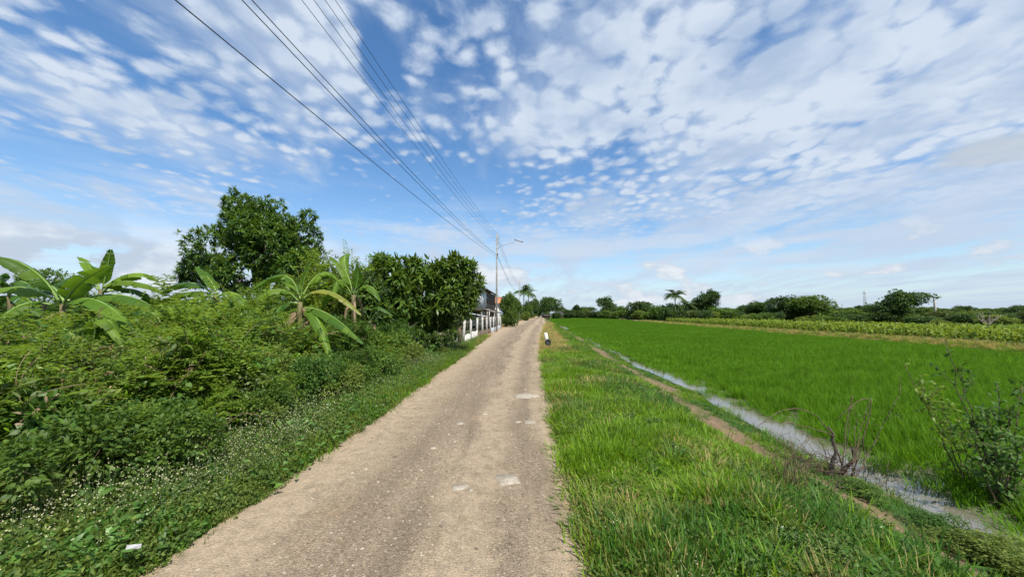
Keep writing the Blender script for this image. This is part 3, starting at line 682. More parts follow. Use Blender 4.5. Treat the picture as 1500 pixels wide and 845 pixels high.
def limbs(mb, base, lobes, r0, fork, k=7):
    base = np.asarray(base, float); f = np.asarray(fork, float)
    tube(mb, wobble(bez(base, (base + f) / 2 + rng.normal(0, .06, 3) * f[2] * .3, f, 6), r0 * .15), np.linspace(r0 * 1.15, r0 * .75, 6), k)
    for l in lobes:
        c = np.asarray(l[:3], float); mid = f + (c - f) * .5 + np.array([0, 0, .1]) * np.linalg.norm(c - f)
        tube(mb, wobble(bez(f - (0, 0, r0 * .5), mid, c, 7), r0 * .2), np.linspace(r0 * .6, r0 * .12, 7), 5)
        for j in range(3):
            e = c + rdir(1, .2)[0] * np.asarray((l[3:6] if len(l) > 4 else (l[3],) * 3)) * .85; tube(mb, wobble(bez(mid, (mid + e) / 2 + (0, 0, .1), e, 5), r0 * .1), np.linspace(r0 * .28, r0 * .05, 5), 4)
def sprays(lobes, k=3, f=.34):
    out = list(lobes)
    for l in lobes:
        r = np.array(l[3:6] if len(l) > 4 else (l[3],) * 3)
        for d in rdir(k, .25): out.append((*(np.array(l[:3]) + d * r * rng.uniform(.95, 1.3)), *(r * f * rng.uniform(.7, 1.3))))
    return out
def tree_proto(lobes, fork, r0, ncl, per, ll, lw, droop, spread, mat, bark='bark', **k):
    t = MB(); limbs(t, (0, 0, -.15), lobes, r0, fork); c = MB(); crown(c, sprays(lobes), ncl, per, ll, lw, droop, spread, **k)
    return [('trunk', t.mesh('trunk', bark, True)), ('crown', c.mesh('crown', mat))]

# --- mango tree behind the banana thicket
def mango():
    D = 18.0; b = P(385, 480, D); base = (b[0], b[1], float(gz(b[0], b[1])))
    def q(px, py, r, dd=0): v = P(px, py, D) - np.array(base); return (v[0], dd, v[2], *r)
    lb = [q(368, 335, (1.35, 1.3, 1.35)), q(330, 372, (1.25, 1.2, 1.1), -.7), q(410, 365, (1.35, 1.3, 1.2), -.6), q(440, 345, (.85, .9, .9), .2), q(352, 305, (.75, .8, .65)), q(395, 315, (.8, .8, .65), -.3),
          q(305, 398, (.95, 1.0, .75), -.3), q(370, 405, (1.3, 1.2, .95), -.9), q(440, 398, (1.15, 1.1, 1.1), -.4), q(365, 360, (1.3, 1.2, 1.2), 1.5), q(285, 405, (.5, .6, .45), 0), q(425, 380, (1.1, 1.1, 1.1), 1.4)]
    lb = [(*l[:3], l[3] * .88, l[4] * .88, l[5] * .92) for l in lb]
    t = thing('mango_tree', base, 'tall dense dark green mango tree rising above the banana thicket', 'tree')
    tr = MB(); limbs(tr, (0, 0, -.15), lb, .20, (0, 0, 1.6)); tr.build('trunk', 'bark', t, True)
    c = MB(); crown(c, sprays(lb, 4, .32), 2900, 13, .25, .058, .45, .9, inner=.22, up=.1); c.build('crown', 'mango', t)
    c = MB(); crown(c, sprays(lb, 3, .3), 420, 12, .23, .055, .25, 1.1, inner=0, up=.45, shell=(1.0, 1.08)); c.build('sunlit_leaves', 'sunlit_leaf', t)  # lit clumps painted by colour: paler leaves over the upper outer crown
mango()

# --- roadside trees with whorled drooping leaves between thicket and fence
def whorl_tree(name, D, basepx, lobespx, n, label, mat, ll=.26):
    b = P(basepx, 480, D); base = (b[0], b[1], float(gz(b[0], b[1])))
    lb = []
    for (px, py, r, dd) in lobespx: v = P(px, py, D) - np.array(base); lb.append((v[0], dd, v[2], r * 1.05, r, r * .9))
    t = thing(name, base, label, 'tree'); tr = MB(); limbs(tr, (0, 0, -.1), lb, .085, (0, 0, .9)); tr.build('trunk', 'bark', t, True)
    c = MB(); crown(c, sprays([(*l[:3], l[3] * .82, l[4] * .82, l[5] * .82) for l in lb], 7, .34), n, 11, ll, ll * .27, .5, .8, inner=.25, up=.2); c.build('crown', mat, t)
    c = MB(); crown(c, sprays(lb, 3, .3), n // 4, 10, ll, ll * .27, .3, 1.0, inner=0, up=.6, shell=(.98, 1.1)); c.build('sunlit_leaves', 'sunlit_leaf', t)  # sunlit tops and tips painted with a brighter leaf colour
    return t, lb
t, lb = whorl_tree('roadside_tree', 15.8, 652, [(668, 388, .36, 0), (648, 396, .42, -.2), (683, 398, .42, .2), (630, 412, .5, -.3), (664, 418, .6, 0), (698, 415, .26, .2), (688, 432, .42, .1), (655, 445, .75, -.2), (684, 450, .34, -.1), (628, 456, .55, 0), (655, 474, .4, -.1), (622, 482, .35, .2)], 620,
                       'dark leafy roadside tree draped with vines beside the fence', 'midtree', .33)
c = MB()
for i in range(26):
    a = np.array(lb[rng.integers(3, 9)][:3]) + rng.normal(0, .2, 3) + (0, -.6, 0); e = a + (rng.normal(0, .15), 0, -rng.uniform(.5, 1.3)); pts = bez(a, (a + e) / 2 + rng.normal(0, .1, 3), e, 8)
    tube(c, pts, .006, 3); k = 26; leaves(c, pts[rng.integers(0, 8, k)], rdir(k), rdir(k), .07, .045, T_DIA)
c.build('vine', 'olive', t)
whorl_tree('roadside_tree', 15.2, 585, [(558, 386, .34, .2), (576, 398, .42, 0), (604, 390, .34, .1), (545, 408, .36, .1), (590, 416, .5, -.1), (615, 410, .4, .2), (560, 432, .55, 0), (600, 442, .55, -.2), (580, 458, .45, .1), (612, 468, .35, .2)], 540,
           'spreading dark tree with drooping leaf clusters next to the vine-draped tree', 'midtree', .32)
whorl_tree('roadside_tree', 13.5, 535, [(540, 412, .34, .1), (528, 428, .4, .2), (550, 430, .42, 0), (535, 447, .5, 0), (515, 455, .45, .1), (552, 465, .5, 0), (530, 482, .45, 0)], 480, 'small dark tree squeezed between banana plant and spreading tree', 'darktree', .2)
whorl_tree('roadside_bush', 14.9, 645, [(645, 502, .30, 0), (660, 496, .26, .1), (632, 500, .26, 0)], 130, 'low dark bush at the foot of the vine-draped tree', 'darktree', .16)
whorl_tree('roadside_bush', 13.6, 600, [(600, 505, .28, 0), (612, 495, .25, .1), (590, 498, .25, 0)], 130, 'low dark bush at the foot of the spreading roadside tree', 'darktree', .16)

# --- banana plants
def banana_leaf(parent, a, b, c, W, mat='banana', torn=.6, roll=0.0, droop=.5):
    a, b, c = [np.asarray(q, float) for q in (a, b, c)]; W = W * .86
    n = 33; L = np.linalg.norm(b - a) + np.linalg.norm(c - b); pts = bez(a, b, c, n); tan = unit(np.gradient(pts, axis=0))
    side = unit(np.cross(tan, np.array([0, 0, 1.0]) + .001)); 
    for i in range(1, n):
        if np.dot(side[i], side[i - 1]) < 0: side[i] = -side[i]
    nor = np.cross(side, tan); nor = np.where((nor[:, 2] < 0)[:, None], -nor, nor)
    cr, sr = math.cos(roll), math.sin(roll); side, nor = side * cr + nor * sr, nor * cr - side * sr
    t = np.linspace(0, 1, n); prof = np.clip((t - .10) / .12, 0, 1) ** .6 * np.clip((1.02 - t) / .42, 0, 1) ** .55; w = W * .5 * prof
    mb = MB(); rr = rng.uniform(.2, .8)
    for sg in (-1, 1):
        i = 3
        while i < n - 1:
            j = min(n - 1, i + (rng.integers(2, 5) if rng.random() < torn else rng.integers(5, 12))); dd = droop + rng.normal(0, .13); gap = rng.uniform(.0, .5) if torn > 0 else 0
            seg = np.arange(i, j + 1); V = []
            for q in range(4):
                fr = q / 3; off = np.zeros(len(seg)); 
                ang = -dd * (.25 + fr * .9) + .25 * (1 - fr)
                sh = np.linspace(.5, -.5, len(seg)) * gap * fr * (L / n) * 1.2
                V.append(pts[seg] + tan[seg] * (sh + .10 * W * fr)[:, None] + (side[seg] * sg * math.cos(ang) + nor[seg] * math.sin(ang)) * (w[seg] * fr)[:, None] + nor[seg] * (rng.normal(0, .006, len(seg)) * fr)[:, None])
            m = len(seg); V = np.concatenate(V)
            Fc = np.array([[q * m + x, q * m + x + 1, (q + 1) * m + x + 1, (q + 1) * m + x] for q in range(3) for x in range(m - 1)])
            mb.add(V, Fc, np.clip(rr + rng.normal(0, .3), 0, 1)); i = j
    lf = mb.build('leaf', mat, parent, True); md = MB(); tube(md, pts - nor * .008, np.linspace(.028, .005, n) * min(1, W / .4), 5); md.build('midrib', 'midrib' if mat != 'dry' else 'twig', lf, True)
    return lf
def banana(px, D, crownpx, label, leafs, stem_r=.085, dry=0, W=.5, mat='banana'):
    b = P(px, 480, D); z = float(gz(b[0], b[1])); base = np.array([b[0], b[1], z]); cr = P(*crownpx, D) - base
    t = thing('banana_plant', tuple(base), label, 'banana plant')
    s = MB(); tube(s, wobble(bez((0, 0, -.1), (cr * .5) + (.03, 0, 0), cr, 7), .01), np.linspace(stem_r, stem_r * .55, 7), 9); s.build('stem', 'bananastem', t, True)
    for L in leafs:
        (p1, p2, p3) = L[:3]; o = dict(L[3]) if len(L) > 3 else {}; dy = o.pop('dy', rng.uniform(-.7, .5)); w = o.pop('W', W); m = o.pop('mat', mat)
        a = P(*p1, D) - base; c = P(*p3, D + dy) - base; mid = P(*p2, D + dy * .45) - base; mid = 2 * mid - (a + c) / 2
        a = cr * .25 + a * .75 if np.linalg.norm(a - cr) < .5 else a
        banana_leaf(t, a, mid, c, w, m, **o)
    for i in range(dry):
        az = rng.uniform(0, 6.28); h = cr * rng.uniform(.75, .98); e = h + np.array([math.cos(az) * .35, math.sin(az) * .35, -rng.uniform(.5, .95)])
        lf = banana_leaf(t, h, h + np.array([math.cos(az) * .35, math.sin(az) * .35, .05]), e, .22, 'dry', .8, rng.uniform(-.6, .6), 1.1); lf.name = 'dry_leaf'
    return t
banana(95, 7.4, (92, 446), 'banana plant with a broad bright upright leaf at the thicket edge',
       [((92, 446), (118, 415), (160, 390), {'W': .42, 'torn': .3, 'dy': -.3, 'roll': .5, 'droop': .2}), ((100, 448), (143, 440), (194, 482), {'W': .5, 'dy': -.7}), ((110, 440), (187, 433), (244, 468), {'W': .5, 'dy': .1}),
        ((85, 440), (45, 393), (-18, 374), {'W': .52, 'torn': .15, 'dy': -.5, 'roll': .2}), ((78, 438), (30, 420), (-20, 430), {'W': .5, 'dy': .2}), ((70, 446), (30, 446), (-8, 476), {'W': .45, 'dy': -.6}),
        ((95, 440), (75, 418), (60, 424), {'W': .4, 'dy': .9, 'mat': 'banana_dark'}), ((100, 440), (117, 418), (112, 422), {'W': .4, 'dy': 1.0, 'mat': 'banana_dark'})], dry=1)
banana(150, 8.4, (148, 425), 'banana plant with two narrow leaves standing straight up', [((150, 425), (157, 392), (162, 366), {'W': .26, 'torn': .1, 'droop': .1, 'dy': -.1}), ((146, 425), (134, 395), (116, 377), {'W': .34, 'torn': .1, 'dy': .1, 'droop': .1}),
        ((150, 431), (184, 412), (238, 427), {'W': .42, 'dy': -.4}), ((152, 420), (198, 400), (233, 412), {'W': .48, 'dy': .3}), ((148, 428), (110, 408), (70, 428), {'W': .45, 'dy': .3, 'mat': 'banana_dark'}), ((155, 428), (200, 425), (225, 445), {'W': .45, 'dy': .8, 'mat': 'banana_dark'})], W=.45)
banana(134, 6.6, (134, 518), 'young banana plant with a pale folded leaf among feathery shrubs', [((134, 518), (137, 490), (131, 468), {'W': .3, 'torn': .1, 'droop': -.5, 'dy': -.1}), ((136, 512), (150, 464), (184, 508), {'W': .42, 'dy': -.3}), ((130, 514), (100, 485), (60, 470), {'W': .42, 'dy': .3, 'mat': 'banana_dark'}),
        ((130, 520), (112, 512), (92, 536), {'W': .32, 'dy': -.4}), ((138, 520), (170, 522), (200, 540), {'W': .3, 'dy': -.2, 'mat': 'banana_dark'})], .06)
banana(305, 8.8, (316, 430), 'banana plant with one bright leaf upright before the mango tree', [((318, 430), (308, 410), (288, 391), {'W': .36, 'torn': .1, 'dy': .1, 'droop': .2}), ((312, 437), (286, 436), (263, 456), {'W': .4, 'dy': -.3}), ((312, 432), (275, 428), (240, 440), {'W': .42, 'dy': .4}), ((318, 436), (345, 430), (365, 455), {'W': .4, 'dy': -.2}),
        ((314, 440), (285, 455), (270, 480), {'W': .35, 'dy': -.5}), ((310, 430), (275, 414), (235, 430), {'W': .42, 'dy': .9, 'mat': 'banana_dark'})], dry=1)
banana(232, 8.0, (236, 470), 'short banana plant with a light leaf reaching through the shrubs', [((238, 472), (250, 475), (216, 488), {'W': .3, 'dy': -.4}), ((236, 470), (255, 450), (285, 458), {'W': .38, 'dy': .2}), ((234, 470), (215, 455), (190, 462), {'W': .36, 'dy': .4, 'mat': 'banana_dark'}), ((240, 470), (262, 462), (262, 474), {'W': .34, 'dy': -.3})], .06)
banana(440, 9.6, (440, 442), 'arching banana plant with brown dead leaves hanging from its stem', [((437, 430), (414, 402), (369, 424), {'W': .50, 'torn': .2, 'dy': -.3}), ((436, 440), (403, 424), (361, 448), {'W': .45, 'dy': -.6}), ((441, 432), (446, 406), (458, 382), {'W': .16, 'torn': 0, 'droop': -.8, 'dy': .1}),
        ((444, 430), (474, 398), (503, 420), {'W': .42, 'dy': .4}), ((446, 436), (482, 426), (529, 460), {'W': .45, 'dy': -.3, 'mat': 'banana_old'}), ((446, 456), (480, 460), (532, 502), {'W': .48, 'dy': -.7}), ((446, 462), (464, 466), (486, 528), {'W': .42, 'dy': -.9}),
        ((440, 436), (425, 410), (405, 412), {'W': .4, 'dy': 1.0}), ((438, 445), (410, 450), (400, 485), {'W': .4, 'dy': -.4, 'mat': 'banana_dark'})], .10, dry=6)
banana(520, 12.0, (518, 432), 'banana plant with a yellowish stem beside the small dark tree', [((516, 428), (505, 395), (484, 376), {'W': .55, 'torn': .5, 'dy': .2}), ((519, 428), (524, 405), (523, 389), {'W': .3, 'torn': .1, 'dy': -.2, 'droop': .2}), ((514, 430), (497, 410), (490, 432), {'W': .45, 'dy': -.4}), ((521, 430), (540, 418), (557, 440), {'W': .5, 'dy': -.5}), ((514, 432), (486, 425), (472, 450), {'W': .5, 'dy': .3}), ((520, 432), (505, 384), (512, 372), {'W': .4, 'dy': .6})], .11, dry=3)
banana(545, 12.4, (541, 468), 'leafless-looking banana stem wrapped in brown dead leaves under the dark trees', [((541, 468), (552, 450), (575, 462), {'W': .4, 'mat': 'banana_dark'}), ((541, 468), (530, 455), (515, 470), {'W': .4, 'mat': 'banana_dark'})], .10, dry=6)
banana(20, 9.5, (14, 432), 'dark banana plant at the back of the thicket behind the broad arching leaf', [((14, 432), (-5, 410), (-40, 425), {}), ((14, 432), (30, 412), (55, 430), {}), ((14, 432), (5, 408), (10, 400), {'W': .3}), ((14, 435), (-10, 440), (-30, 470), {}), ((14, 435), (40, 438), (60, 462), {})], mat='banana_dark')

# --- thicket shrubs
def feathery(h, nst, ncomp, mat, ll=.16):
    """multi-stemmed shrub of pinnate leaves (rows of small leaflets on thin rachises)"""
    st = MB(); fo = MB()
    for i in range(nst):
        az = rng.uniform(0, 6.28); le = rng.uniform(.1, .6); L = h * rng.uniform(.7, 1.08); b = np.array([rng.normal(0, .06), rng.normal(0, .06), -.05]); e = b + L * np.array([math.sin(le) * math.cos(az), math.sin(le) * math.sin(az), math.cos(le)])
        pts = wobble(bez(b, (b + e) / 2 + (0, 0, .15 * h), e + (0, 0, -.08 * h), 9), .02); tube(st, pts, np.linspace(.013, .003, 9) * h / 1.5, 4)
        m = ncomp // nst; t = rng.uniform(.18, 1.0, m) ** .8; C = np.array([np.array([np.interp(q * 8, range(9), pts[:, a]) for a in range(3)]) for q in t])
        D = rdir(m, .12); side = unit(np.cross(D, [0, 0, 1.0])); Lr = ll * rng.uniform(.8, 1.5, m) * h / 1.5
        C = C + D * (.35 * Lr * rng.random(m))[:, None] * 1.8
        tone = np.clip(rng.normal(.45, .2, m), 0, 1); k = 7
        for j in range(k):
            fr = (j + 1) / k; base = C + D * (Lr * fr * 1.6)[:, None] + np.array([0, 0, -.25]) * (Lr * fr * fr)[:, None]
            for sg in (-1, 1):
                leaves(fo, base, side * sg + D * .35 + rng.normal(0, .12, (m, 3)), rdir(m, 2.0), Lr * .42 * (1.1 - .35 * fr), Lr * .17, T_DIA, np.clip(tone + rng.normal(0, .1, m), 0, 1))
    return [('stems', st.mesh('stems', 'twig', True)), ('foliage', fo.mesh('foliage', mat))]
def leafy(h, rad, n, ll, mat, tpl=T_LAN, stem='twig', asp=.5):
    """rounded leafy shrub / vine mound"""
    st = MB(); fo = MB(); lb = [(rng.normal(0, rad * .45), rng.normal(0, rad * .45), h * rng.uniform(.35, .78), rad * rng.uniform(.4, .62), rad * rng.uniform(.4, .62), h * rng.uniform(.22, .36)) for _ in range(7)]
    for l in lb: tube(st, wobble(bez((0, 0, -.05), (l[0] * .3, l[1] * .3, l[2] * .6), l[:3], 6), .02), np.linspace(.014, .005, 6), 4)
    crown(fo, lb, n, 5, ll, ll * asp, .25, .9, tpl, inner=.3, whorl=False); return [('stems', st.mesh('stems', stem, True)), ('foliage', fo.mesh('foliage', mat))]
FE = [feathery(1.95, 11, 420, 'feather') for _ in range(4)] + [feathery(1.95, 11, 420, 'feather_dark') for _ in range(2)]
VI = [leafy(.9, .6, 330, .11, 'vine', T_HRT, 'greenstem', .9) for _ in range(2)]
LE = [leafy(1.4, .75, 800, .09, 'weed') for _ in range(2)] + [leafy(1.7, .85, 900, .10, 'feather_dark'), leafy(1.7, .85, 700, .13, 'midtree')]
LM = [(95, 7.4, 'the broad-leaved banana plant'), (150, 8.4, 'the upright-leaved banana plant'), (134, 6.6, 'the young pale banana plant'), (305, 8.8, 'the banana plant before the mango'), (232, 8.0, 'the short banana plant'),
      (440, 9.6, 'the banana plant with dead leaves'), (520, 12, 'the yellow-stemmed banana plant'), (652, 15.8, 'the vine-draped tree'), (585, 15.2, 'the spreading roadside tree'), (385, 18, 'the mango tree'), (20, 9.5, 'the dark back banana plant'), (340, 4.5, 'the grey dead branch'), (125, 4.6, 'the pale dead branch'), (350, 6.3, 'the dark bare branch')]
def by_landmark(x, y):
    q = min(LM, key=lambda l: ((l[0] - 750) / F * l[1] - x) ** 2 + (l[1] - y) ** 2); lx = (q[0] - 750) / F * q[1]; d = math.hypot(lx - x, q[1] - y)
    return ('beside ' if d < .9 else 'on the road side of ' if (x - float(roadL(y))) > (lx - float(roadL(q[1]))) else 'behind ') + q[2]
def shrub(proto, x, y, h, name, label, group, sc=1.0, z=0):
    return tree_from(proto, name, (x, y, float(gz(x, y))), label, 'shrub', group, rng.uniform(0, 6.28), (sc, sc, sc * h))
# front rows placed by eye: px of base, depth, kind, scale, height factor
rows = [(10, 4.3, 'F', .8, .85), (60, 4.9, 'F', .85, .8), (-20, 5.4, 'F', .85, .9), (410, 8.9, 'F', .75, .8), (450, 9.1, 'F', .6, .7), (495, 11.2, 'F', .7, .8), (20, 3.7, 'F', .62, .9), (75, 4.2, 'L', .8, .85), (150, 4.6, 'L', .8, .8), (200, 4.8, 'F', .62, .85), (262, 5.3, 'F', .75, .85), (310, 5.6, 'F', .8, .95), (365, 6.2, 'L', .8, .8), (400, 7.0, 'F', .7, .8), (440, 7.6, 'L', .8, .7), (470, 8.6, 'L', .75, .7),
        (-40, 4.6, 'D', .8, .85), (35, 5.0, 'F', .8, .85), (110, 5.3, 'F', .72, .85), (170, 5.6, 'D', .72, .8), (232, 5.9, 'F', .85, .9), (290, 6.6, 'F', .95, 1.0), (345, 7.2, 'F', .9, 1.0), (385, 8.0, 'D', .85, .9), (425, 8.4, 'L', .9, .8), (475, 9.4, 'D', .7, .8), (505, 10.6, 'L', .8, .75),
        (-10, 6.2, 'F', .85, .85), (60, 6.7, 'D', .85, .8), (185, 7.0, 'D', .8, .8), (250, 7.3, 'F', .9, .9), (290, 8.0, 'D', .95, 1.0), (350, 8.8, 'F', 1.05, 1.05), (395, 10.2, 'D', 1.1, 1.05), (480, 11.5, 'D', 1.0, 1.0), (-60, 8.5, 'D', 1.1, .9), (40, 9.2, 'D', 1.0, .95), (105, 9.6, 'D', 1.1, .9),
        (200, 10, 'F', 1.1, .95), (260, 10.5, 'D', 1.15, 1.0), (330, 11.5, 'F', 1.2, 1.05), (390, 13, 'D', 1.25, 1.1), (455, 14, 'F', 1.25, 1.15), (490, 15, 'F', 1.2, 1.35), (20, 12, 'D', 1.3, .95), (120, 13, 'D', 1.3, .95), (220, 14, 'F', 1.3, 1.0), (300, 15.5, 'D', 1.3, 1.0),
        (555, 12.5, 'L', .5, .8), (520, 11.6, 'L', .6, .8), (640, 14.8, 'L', .45, .7), (575, 13.6, 'L', .5, .9)]
rows += [(350, 12.6, 'F', 1.35, 1.1), (470, 13.2, 'F', 1.4, 1.15), (500, 14.2, 'F', 1.4, 1.25), (535, 15.5, 'F', 1.4, 1.25), (300, 12.2, 'D', 1.3, 1.1), (240, 11.6, 'F', 1.25, 1.05), (410, 14.5, 'F', 1.5, 1.15), (325, 7.4, 'F', .95, 1.1), (275, 7.0, 'F', .9, 1.0), (370, 7.8, 'F', .85, 1.0), (465, 10.4, 'F', .85, .95), (30, 6.0, 'F', .8, .95), (155, 7.7, 'D', .85, .95), (305, 8.2, 'D', .9, 1.0), (440, 8.9, 'F', .8, .95), (425, 9.3, 'D', .8, .95), (520, 11.3, 'D', .85, 1.0), (545, 11.8, 'D', .75, 1.0), (562, 13.2, 'D', .8, 1.05), (580, 14.2, 'D', .8, 1.05), (540, 14.5, 'D', 1.0, 1.2), (505, 12.5, 'F', .95, 1.1)]
rows = [(q[0], q[1], 'L', q[3], q[4] * 1.3) if (q[2] == 'F' and i % 6 == 1) else q for i, q in enumerate(rows)]
rows = [(px, D, kd, sc * (1.08 if D < 7 else 1.0), h * ((1.12 if D < 5.1 else 1.0 if D < 6 else .88) if (55 < px < 235 and D < 7) else 1.26 if D < 5.1 else 1.14 if D < 6.1 or (D < 9 and px > 255) else 1.22 if (D > 13 and 440 < px < 545) else 1.0)) for (px, D, kd, sc, h) in rows]
env = [((px - 750) / F * D, D, (.95 if kd != 'L' else .75) * sc, (1.62 if kd != 'L' else 1.2) * sc * h) for (px, D, kd, sc, h) in rows]
for (px, D, kd, sc, h) in rows:
    x = (px - 750) / F * D
    if kd == 'F': shrub(FE[rng.integers(0, 4)], x, D, h, 'feathery_shrub', 'bright feathery-leaved shrub ' + by_landmark(x, D), 'bright feathery shrubs of the thicket', sc)
    elif kd == 'D': shrub(FE[rng.integers(4, 6)] if rng.random() < .6 else LE[rng.integers(2, 4)], x, D, h, 'dense_shrub', 'dark green dense shrub ' + by_landmark(x, D), 'dark shrubs of the thicket', sc)
    else: shrub(LE[rng.integers(0, 2)], x, D, h, 'leafy_shrub', 'olive green small-leaved shrub ' + by_landmark(x, D), 'small-leaved shrubs at the thicket front', sc)
for (px, D, sc, h) in [(95, 3.75, .7, 1.35), (140, 4.0, .6, 1.1), (60, 4.5, .7, 1.6), (20, 3.4, .5, 1.0), (395, 5.6, .42, .7), (330, 4.9, .4, .8), (255, 4.6, .45, .9)]:
    shrub(VI[rng.integers(0, 2)], (px - 750) / F * D, D, h, 'climbing_vine', 'heart-leaved vine mound ' + by_landmark((px - 750) / F * D, D), 'heart-leaved vine mounds', sc)
yy = 2.3
while yy < 12.5:
    xx = float(roadL(yy)) - rng.uniform(1.0, 1.9); q = rng.random(); sc = rng.uniform(.3, .55)
    shrub(LE[rng.integers(0, 4)] if q < .6 else FE[rng.integers(0, 6)], xx, yy, rng.uniform(.8, 1.1), 'margin_shrub', 'knee-high margin shrub ' + by_landmark(xx, yy), 'knee-high shrubs along the weed margin', sc); yy += rng.uniform(.25, .6)
def sprig(n, L, ll, mat, tpl, asp, name='sprig'):
    mb = MB()
    for i in range(3):
        az = rng.uniform(0, 6.28); e = np.array([math.cos(az) * L, math.sin(az) * L, rng.uniform(-.3, .5) * L]); pts = bez((0, 0, 0), e * .5 + (0, 0, .3 * L), e, 8); tube(mb, pts, .004, 3)
        leaves(mb, pts[rng.integers(1, 8, n)] + rng.normal(0, .02, (n, 3)), rdir(n, -.1), rdir(n, 1.6), ll * rng.uniform(.5, 1.2, n), ll * asp * rng.uniform(.6, 1.1, n), tpl)
    return mb.mesh(name, mat)
spc = proto_coll('sprigs', [sprig(9, .35, .085, 'vine', T_HRT, .85), sprig(9, .3, .06, 'vine', T_HRT, .85), sprig(14, .4, .06, 'feather', T_LAN, .45), sprig(14, .4, .07, 'grass', T_LAN, .3), sprig(8, .35, .05, 'dry', T_LAN, .35), sprig(12, .35, .07, 'olive', T_LAN, .5), sprig(12, .4, .10, 'feather_dark', T_LAN, .45), sprig(3, .55, .05, 'dry', T_LAN, .25)])
E_ = np.array(env); pts = []
for (ex, ey, er, eh) in env:
    k = int(46 * (1.0 if ey < 9 else .6)); a = rng.uniform(0, 6.28, k); r = er * np.sqrt(rng.random(k)); x = ex + r * np.cos(a); y = ey + r * np.sin(a); hh = eh * (1 - .75 * (r / er) ** 2) * rng.uniform(.75, 1.06, k)
    pts.append(np.stack([x, y, gz(x, y) + hh], 1))
pts = np.concatenate(pts); pts = pts[pts[:, 0] < roadL(pts[:, 1]) - 1.0]; n = len(pts); pw_ = patch(pts[:, 0], pts[:, 1], 1.6, .9)
pr = np.stack([.3 + 1.2 * (pw_ > .6), .3 + 1.0 * (pw_ > .6), .9 + 0 * pw_, .7 + 0 * pw_, .22 + .3 * (pw_ < .3), .5 + 0 * pw_, .6 + 0 * pw_, .35 + 0 * pw_], 1); sc = rng.uniform(.6, 1.3, n)
scatter('thicket_creepers', pts, spc, pick(pr), np.stack([sc] * 3, 1), np.stack([rng.normal(0, .4, n), rng.normal(0, .4, n), rng.uniform(0, 6.28, n)], 1), 'tangled creepers and dry sprigs running over the thicket shrubs', 'creeper')
# creeping broad leaves at the gravel edge
cr = MB()
n = 300; y = rng.uniform(2.0, 6.5, n); x = roadL(y) - .02 - .9 * rng.random(n) ** 1.5 + np.where(rng.random(n) < .08, .12, 0)
k = patch(x, y, 2.2, .7) > .45; x, y = x[k], y[k]; n = len(x)
leaves(cr, xyz(x, y, rng.uniform(.06, .20, n)), rdir(n) * np.array([1, 1, .25]), rdir(n, 2.5), rng.uniform(.035, .08, n), rng.uniform(.03, .07, n), T_HRT)
tag(kind(cr.build('creeping_vine_leaves', 'vine'), 'stuff'), 'creeping heart-shaped leaves spilling onto the gravel edge', 'creeper')

# dead twigs in the thicket
def deadbranch(pts, r, label, nb=4, bl=.35):
    pts = np.asarray(pts); o = pts[0].copy(); t = thing('dead_branch', tuple(o), label, 'branch'); m = MB(); q = bez(pts[0] - o, 2 * (pts[1] - o) - (pts[0] + pts[2] - 2 * o) / 2, pts[2] - o, 12); tube(m, wobble(q, .01), np.linspace(r, r * .4, 12), 5); m.build('stem', 'twig', t, True)
    for i in range(nb):
        s = q[rng.integers(3, 11)]; m = MB(); e = s + rdir(1, .1)[0] * bl * rng.uniform(.5, 1); tube(m, wobble(bez(s, (s + e) / 2 + (0, 0, .04), e, 5), .008), np.linspace(r * .5, r * .2, 5), 4); m.build('twig', 'twig', t, True)
def ongz(px, D): x = (px - 750) / F * D; return np.array([x, D, float(gz(x, D))])
deadbranch([ongz(300, 4.6), P(345, 612, 4.5), P(382, 612, 4.4)], .010, 'grey dead branch curving out of the thicket towards the road', 3, .2)
deadbranch([ongz(190, 4.4), P(120, 570, 4.6), P(60, 530, 4.8)], .012, 'pale dead branch slanting through the thicket shrubs', 4, .3)
deadbranch([ongz(318, 6.2), P(350, 505, 6.4), P(385, 475, 6.6)], .012, 'dark bare branch slanting up in front of the banana plants', 3, .3)

# --- small feathery tree far behind the bananas
t = tree_proto([(0, 0, 3.6, .8, .8, .35), (.6, 0, 3.3, .6, .6, .3), (-.6, .1, 3.2, .6, .5, .3), (.1, 0, 3.0, .6, .6, .4)], (0, 0, 2.0), .06, 260, 7, .16, .06, .1, .5, 'midtree', up=.4)
b = ongz(64, 17); tree_from(t, 'sapling', tuple(b), 'thin airy sapling poking up behind the banana leaves', 'tree')

# ------------------------------------------------------------------ bank plants on the right
def spindly(base, tops, label, mat, leafn, ll, lw, r=.012, name='bank_shrub', tpl=T_LAN, side=8):
    t = thing(name, tuple(base), label, 'shrub'); st = MB(); fo = MB(); base = np.asarray(base)
    for tp in tops:
        e = np.asarray(tp) - base; pts = wobble(bez((0, 0, -.05), e * .5 + rng.normal(0, .05, 3) + (0, 0, .08), e, 12), .012); tube(st, pts, np.linspace(r, r * .3, 12), 5)
        for j in range(side):
            s = pts[rng.integers(2, 11)]; q = s + (rdir(1, .25)[0] + unit(e) * .3) * rng.uniform(.10, .34); bp = bez(s, (s + q) / 2 + (0, 0, .03), q, 5); tube(st, bp, np.linspace(r * .4, r * .15, 5), 3)
            k = leafn; C = bp[rng.integers(1, 5, k)] + rng.normal(0, .015, (k, 3)); leaves(fo, C, rdir(k, -.05) + unit(q - s) * .5, rdir(k, 1.6), ll * rng.uniform(.6, 1.2, k), lw * rng.uniform(.7, 1.2, k), tpl)
        k = leafn * 2; C = pts[rng.integers(5, 12, k)]; leaves(fo, C, rdir(k, .1), rdir(k, 1.4), ll * rng.uniform(.6, 1.1, k), lw, tpl)
    st.build('stems', 'twig', t, True); fo.build('foliage', mat, t); return t
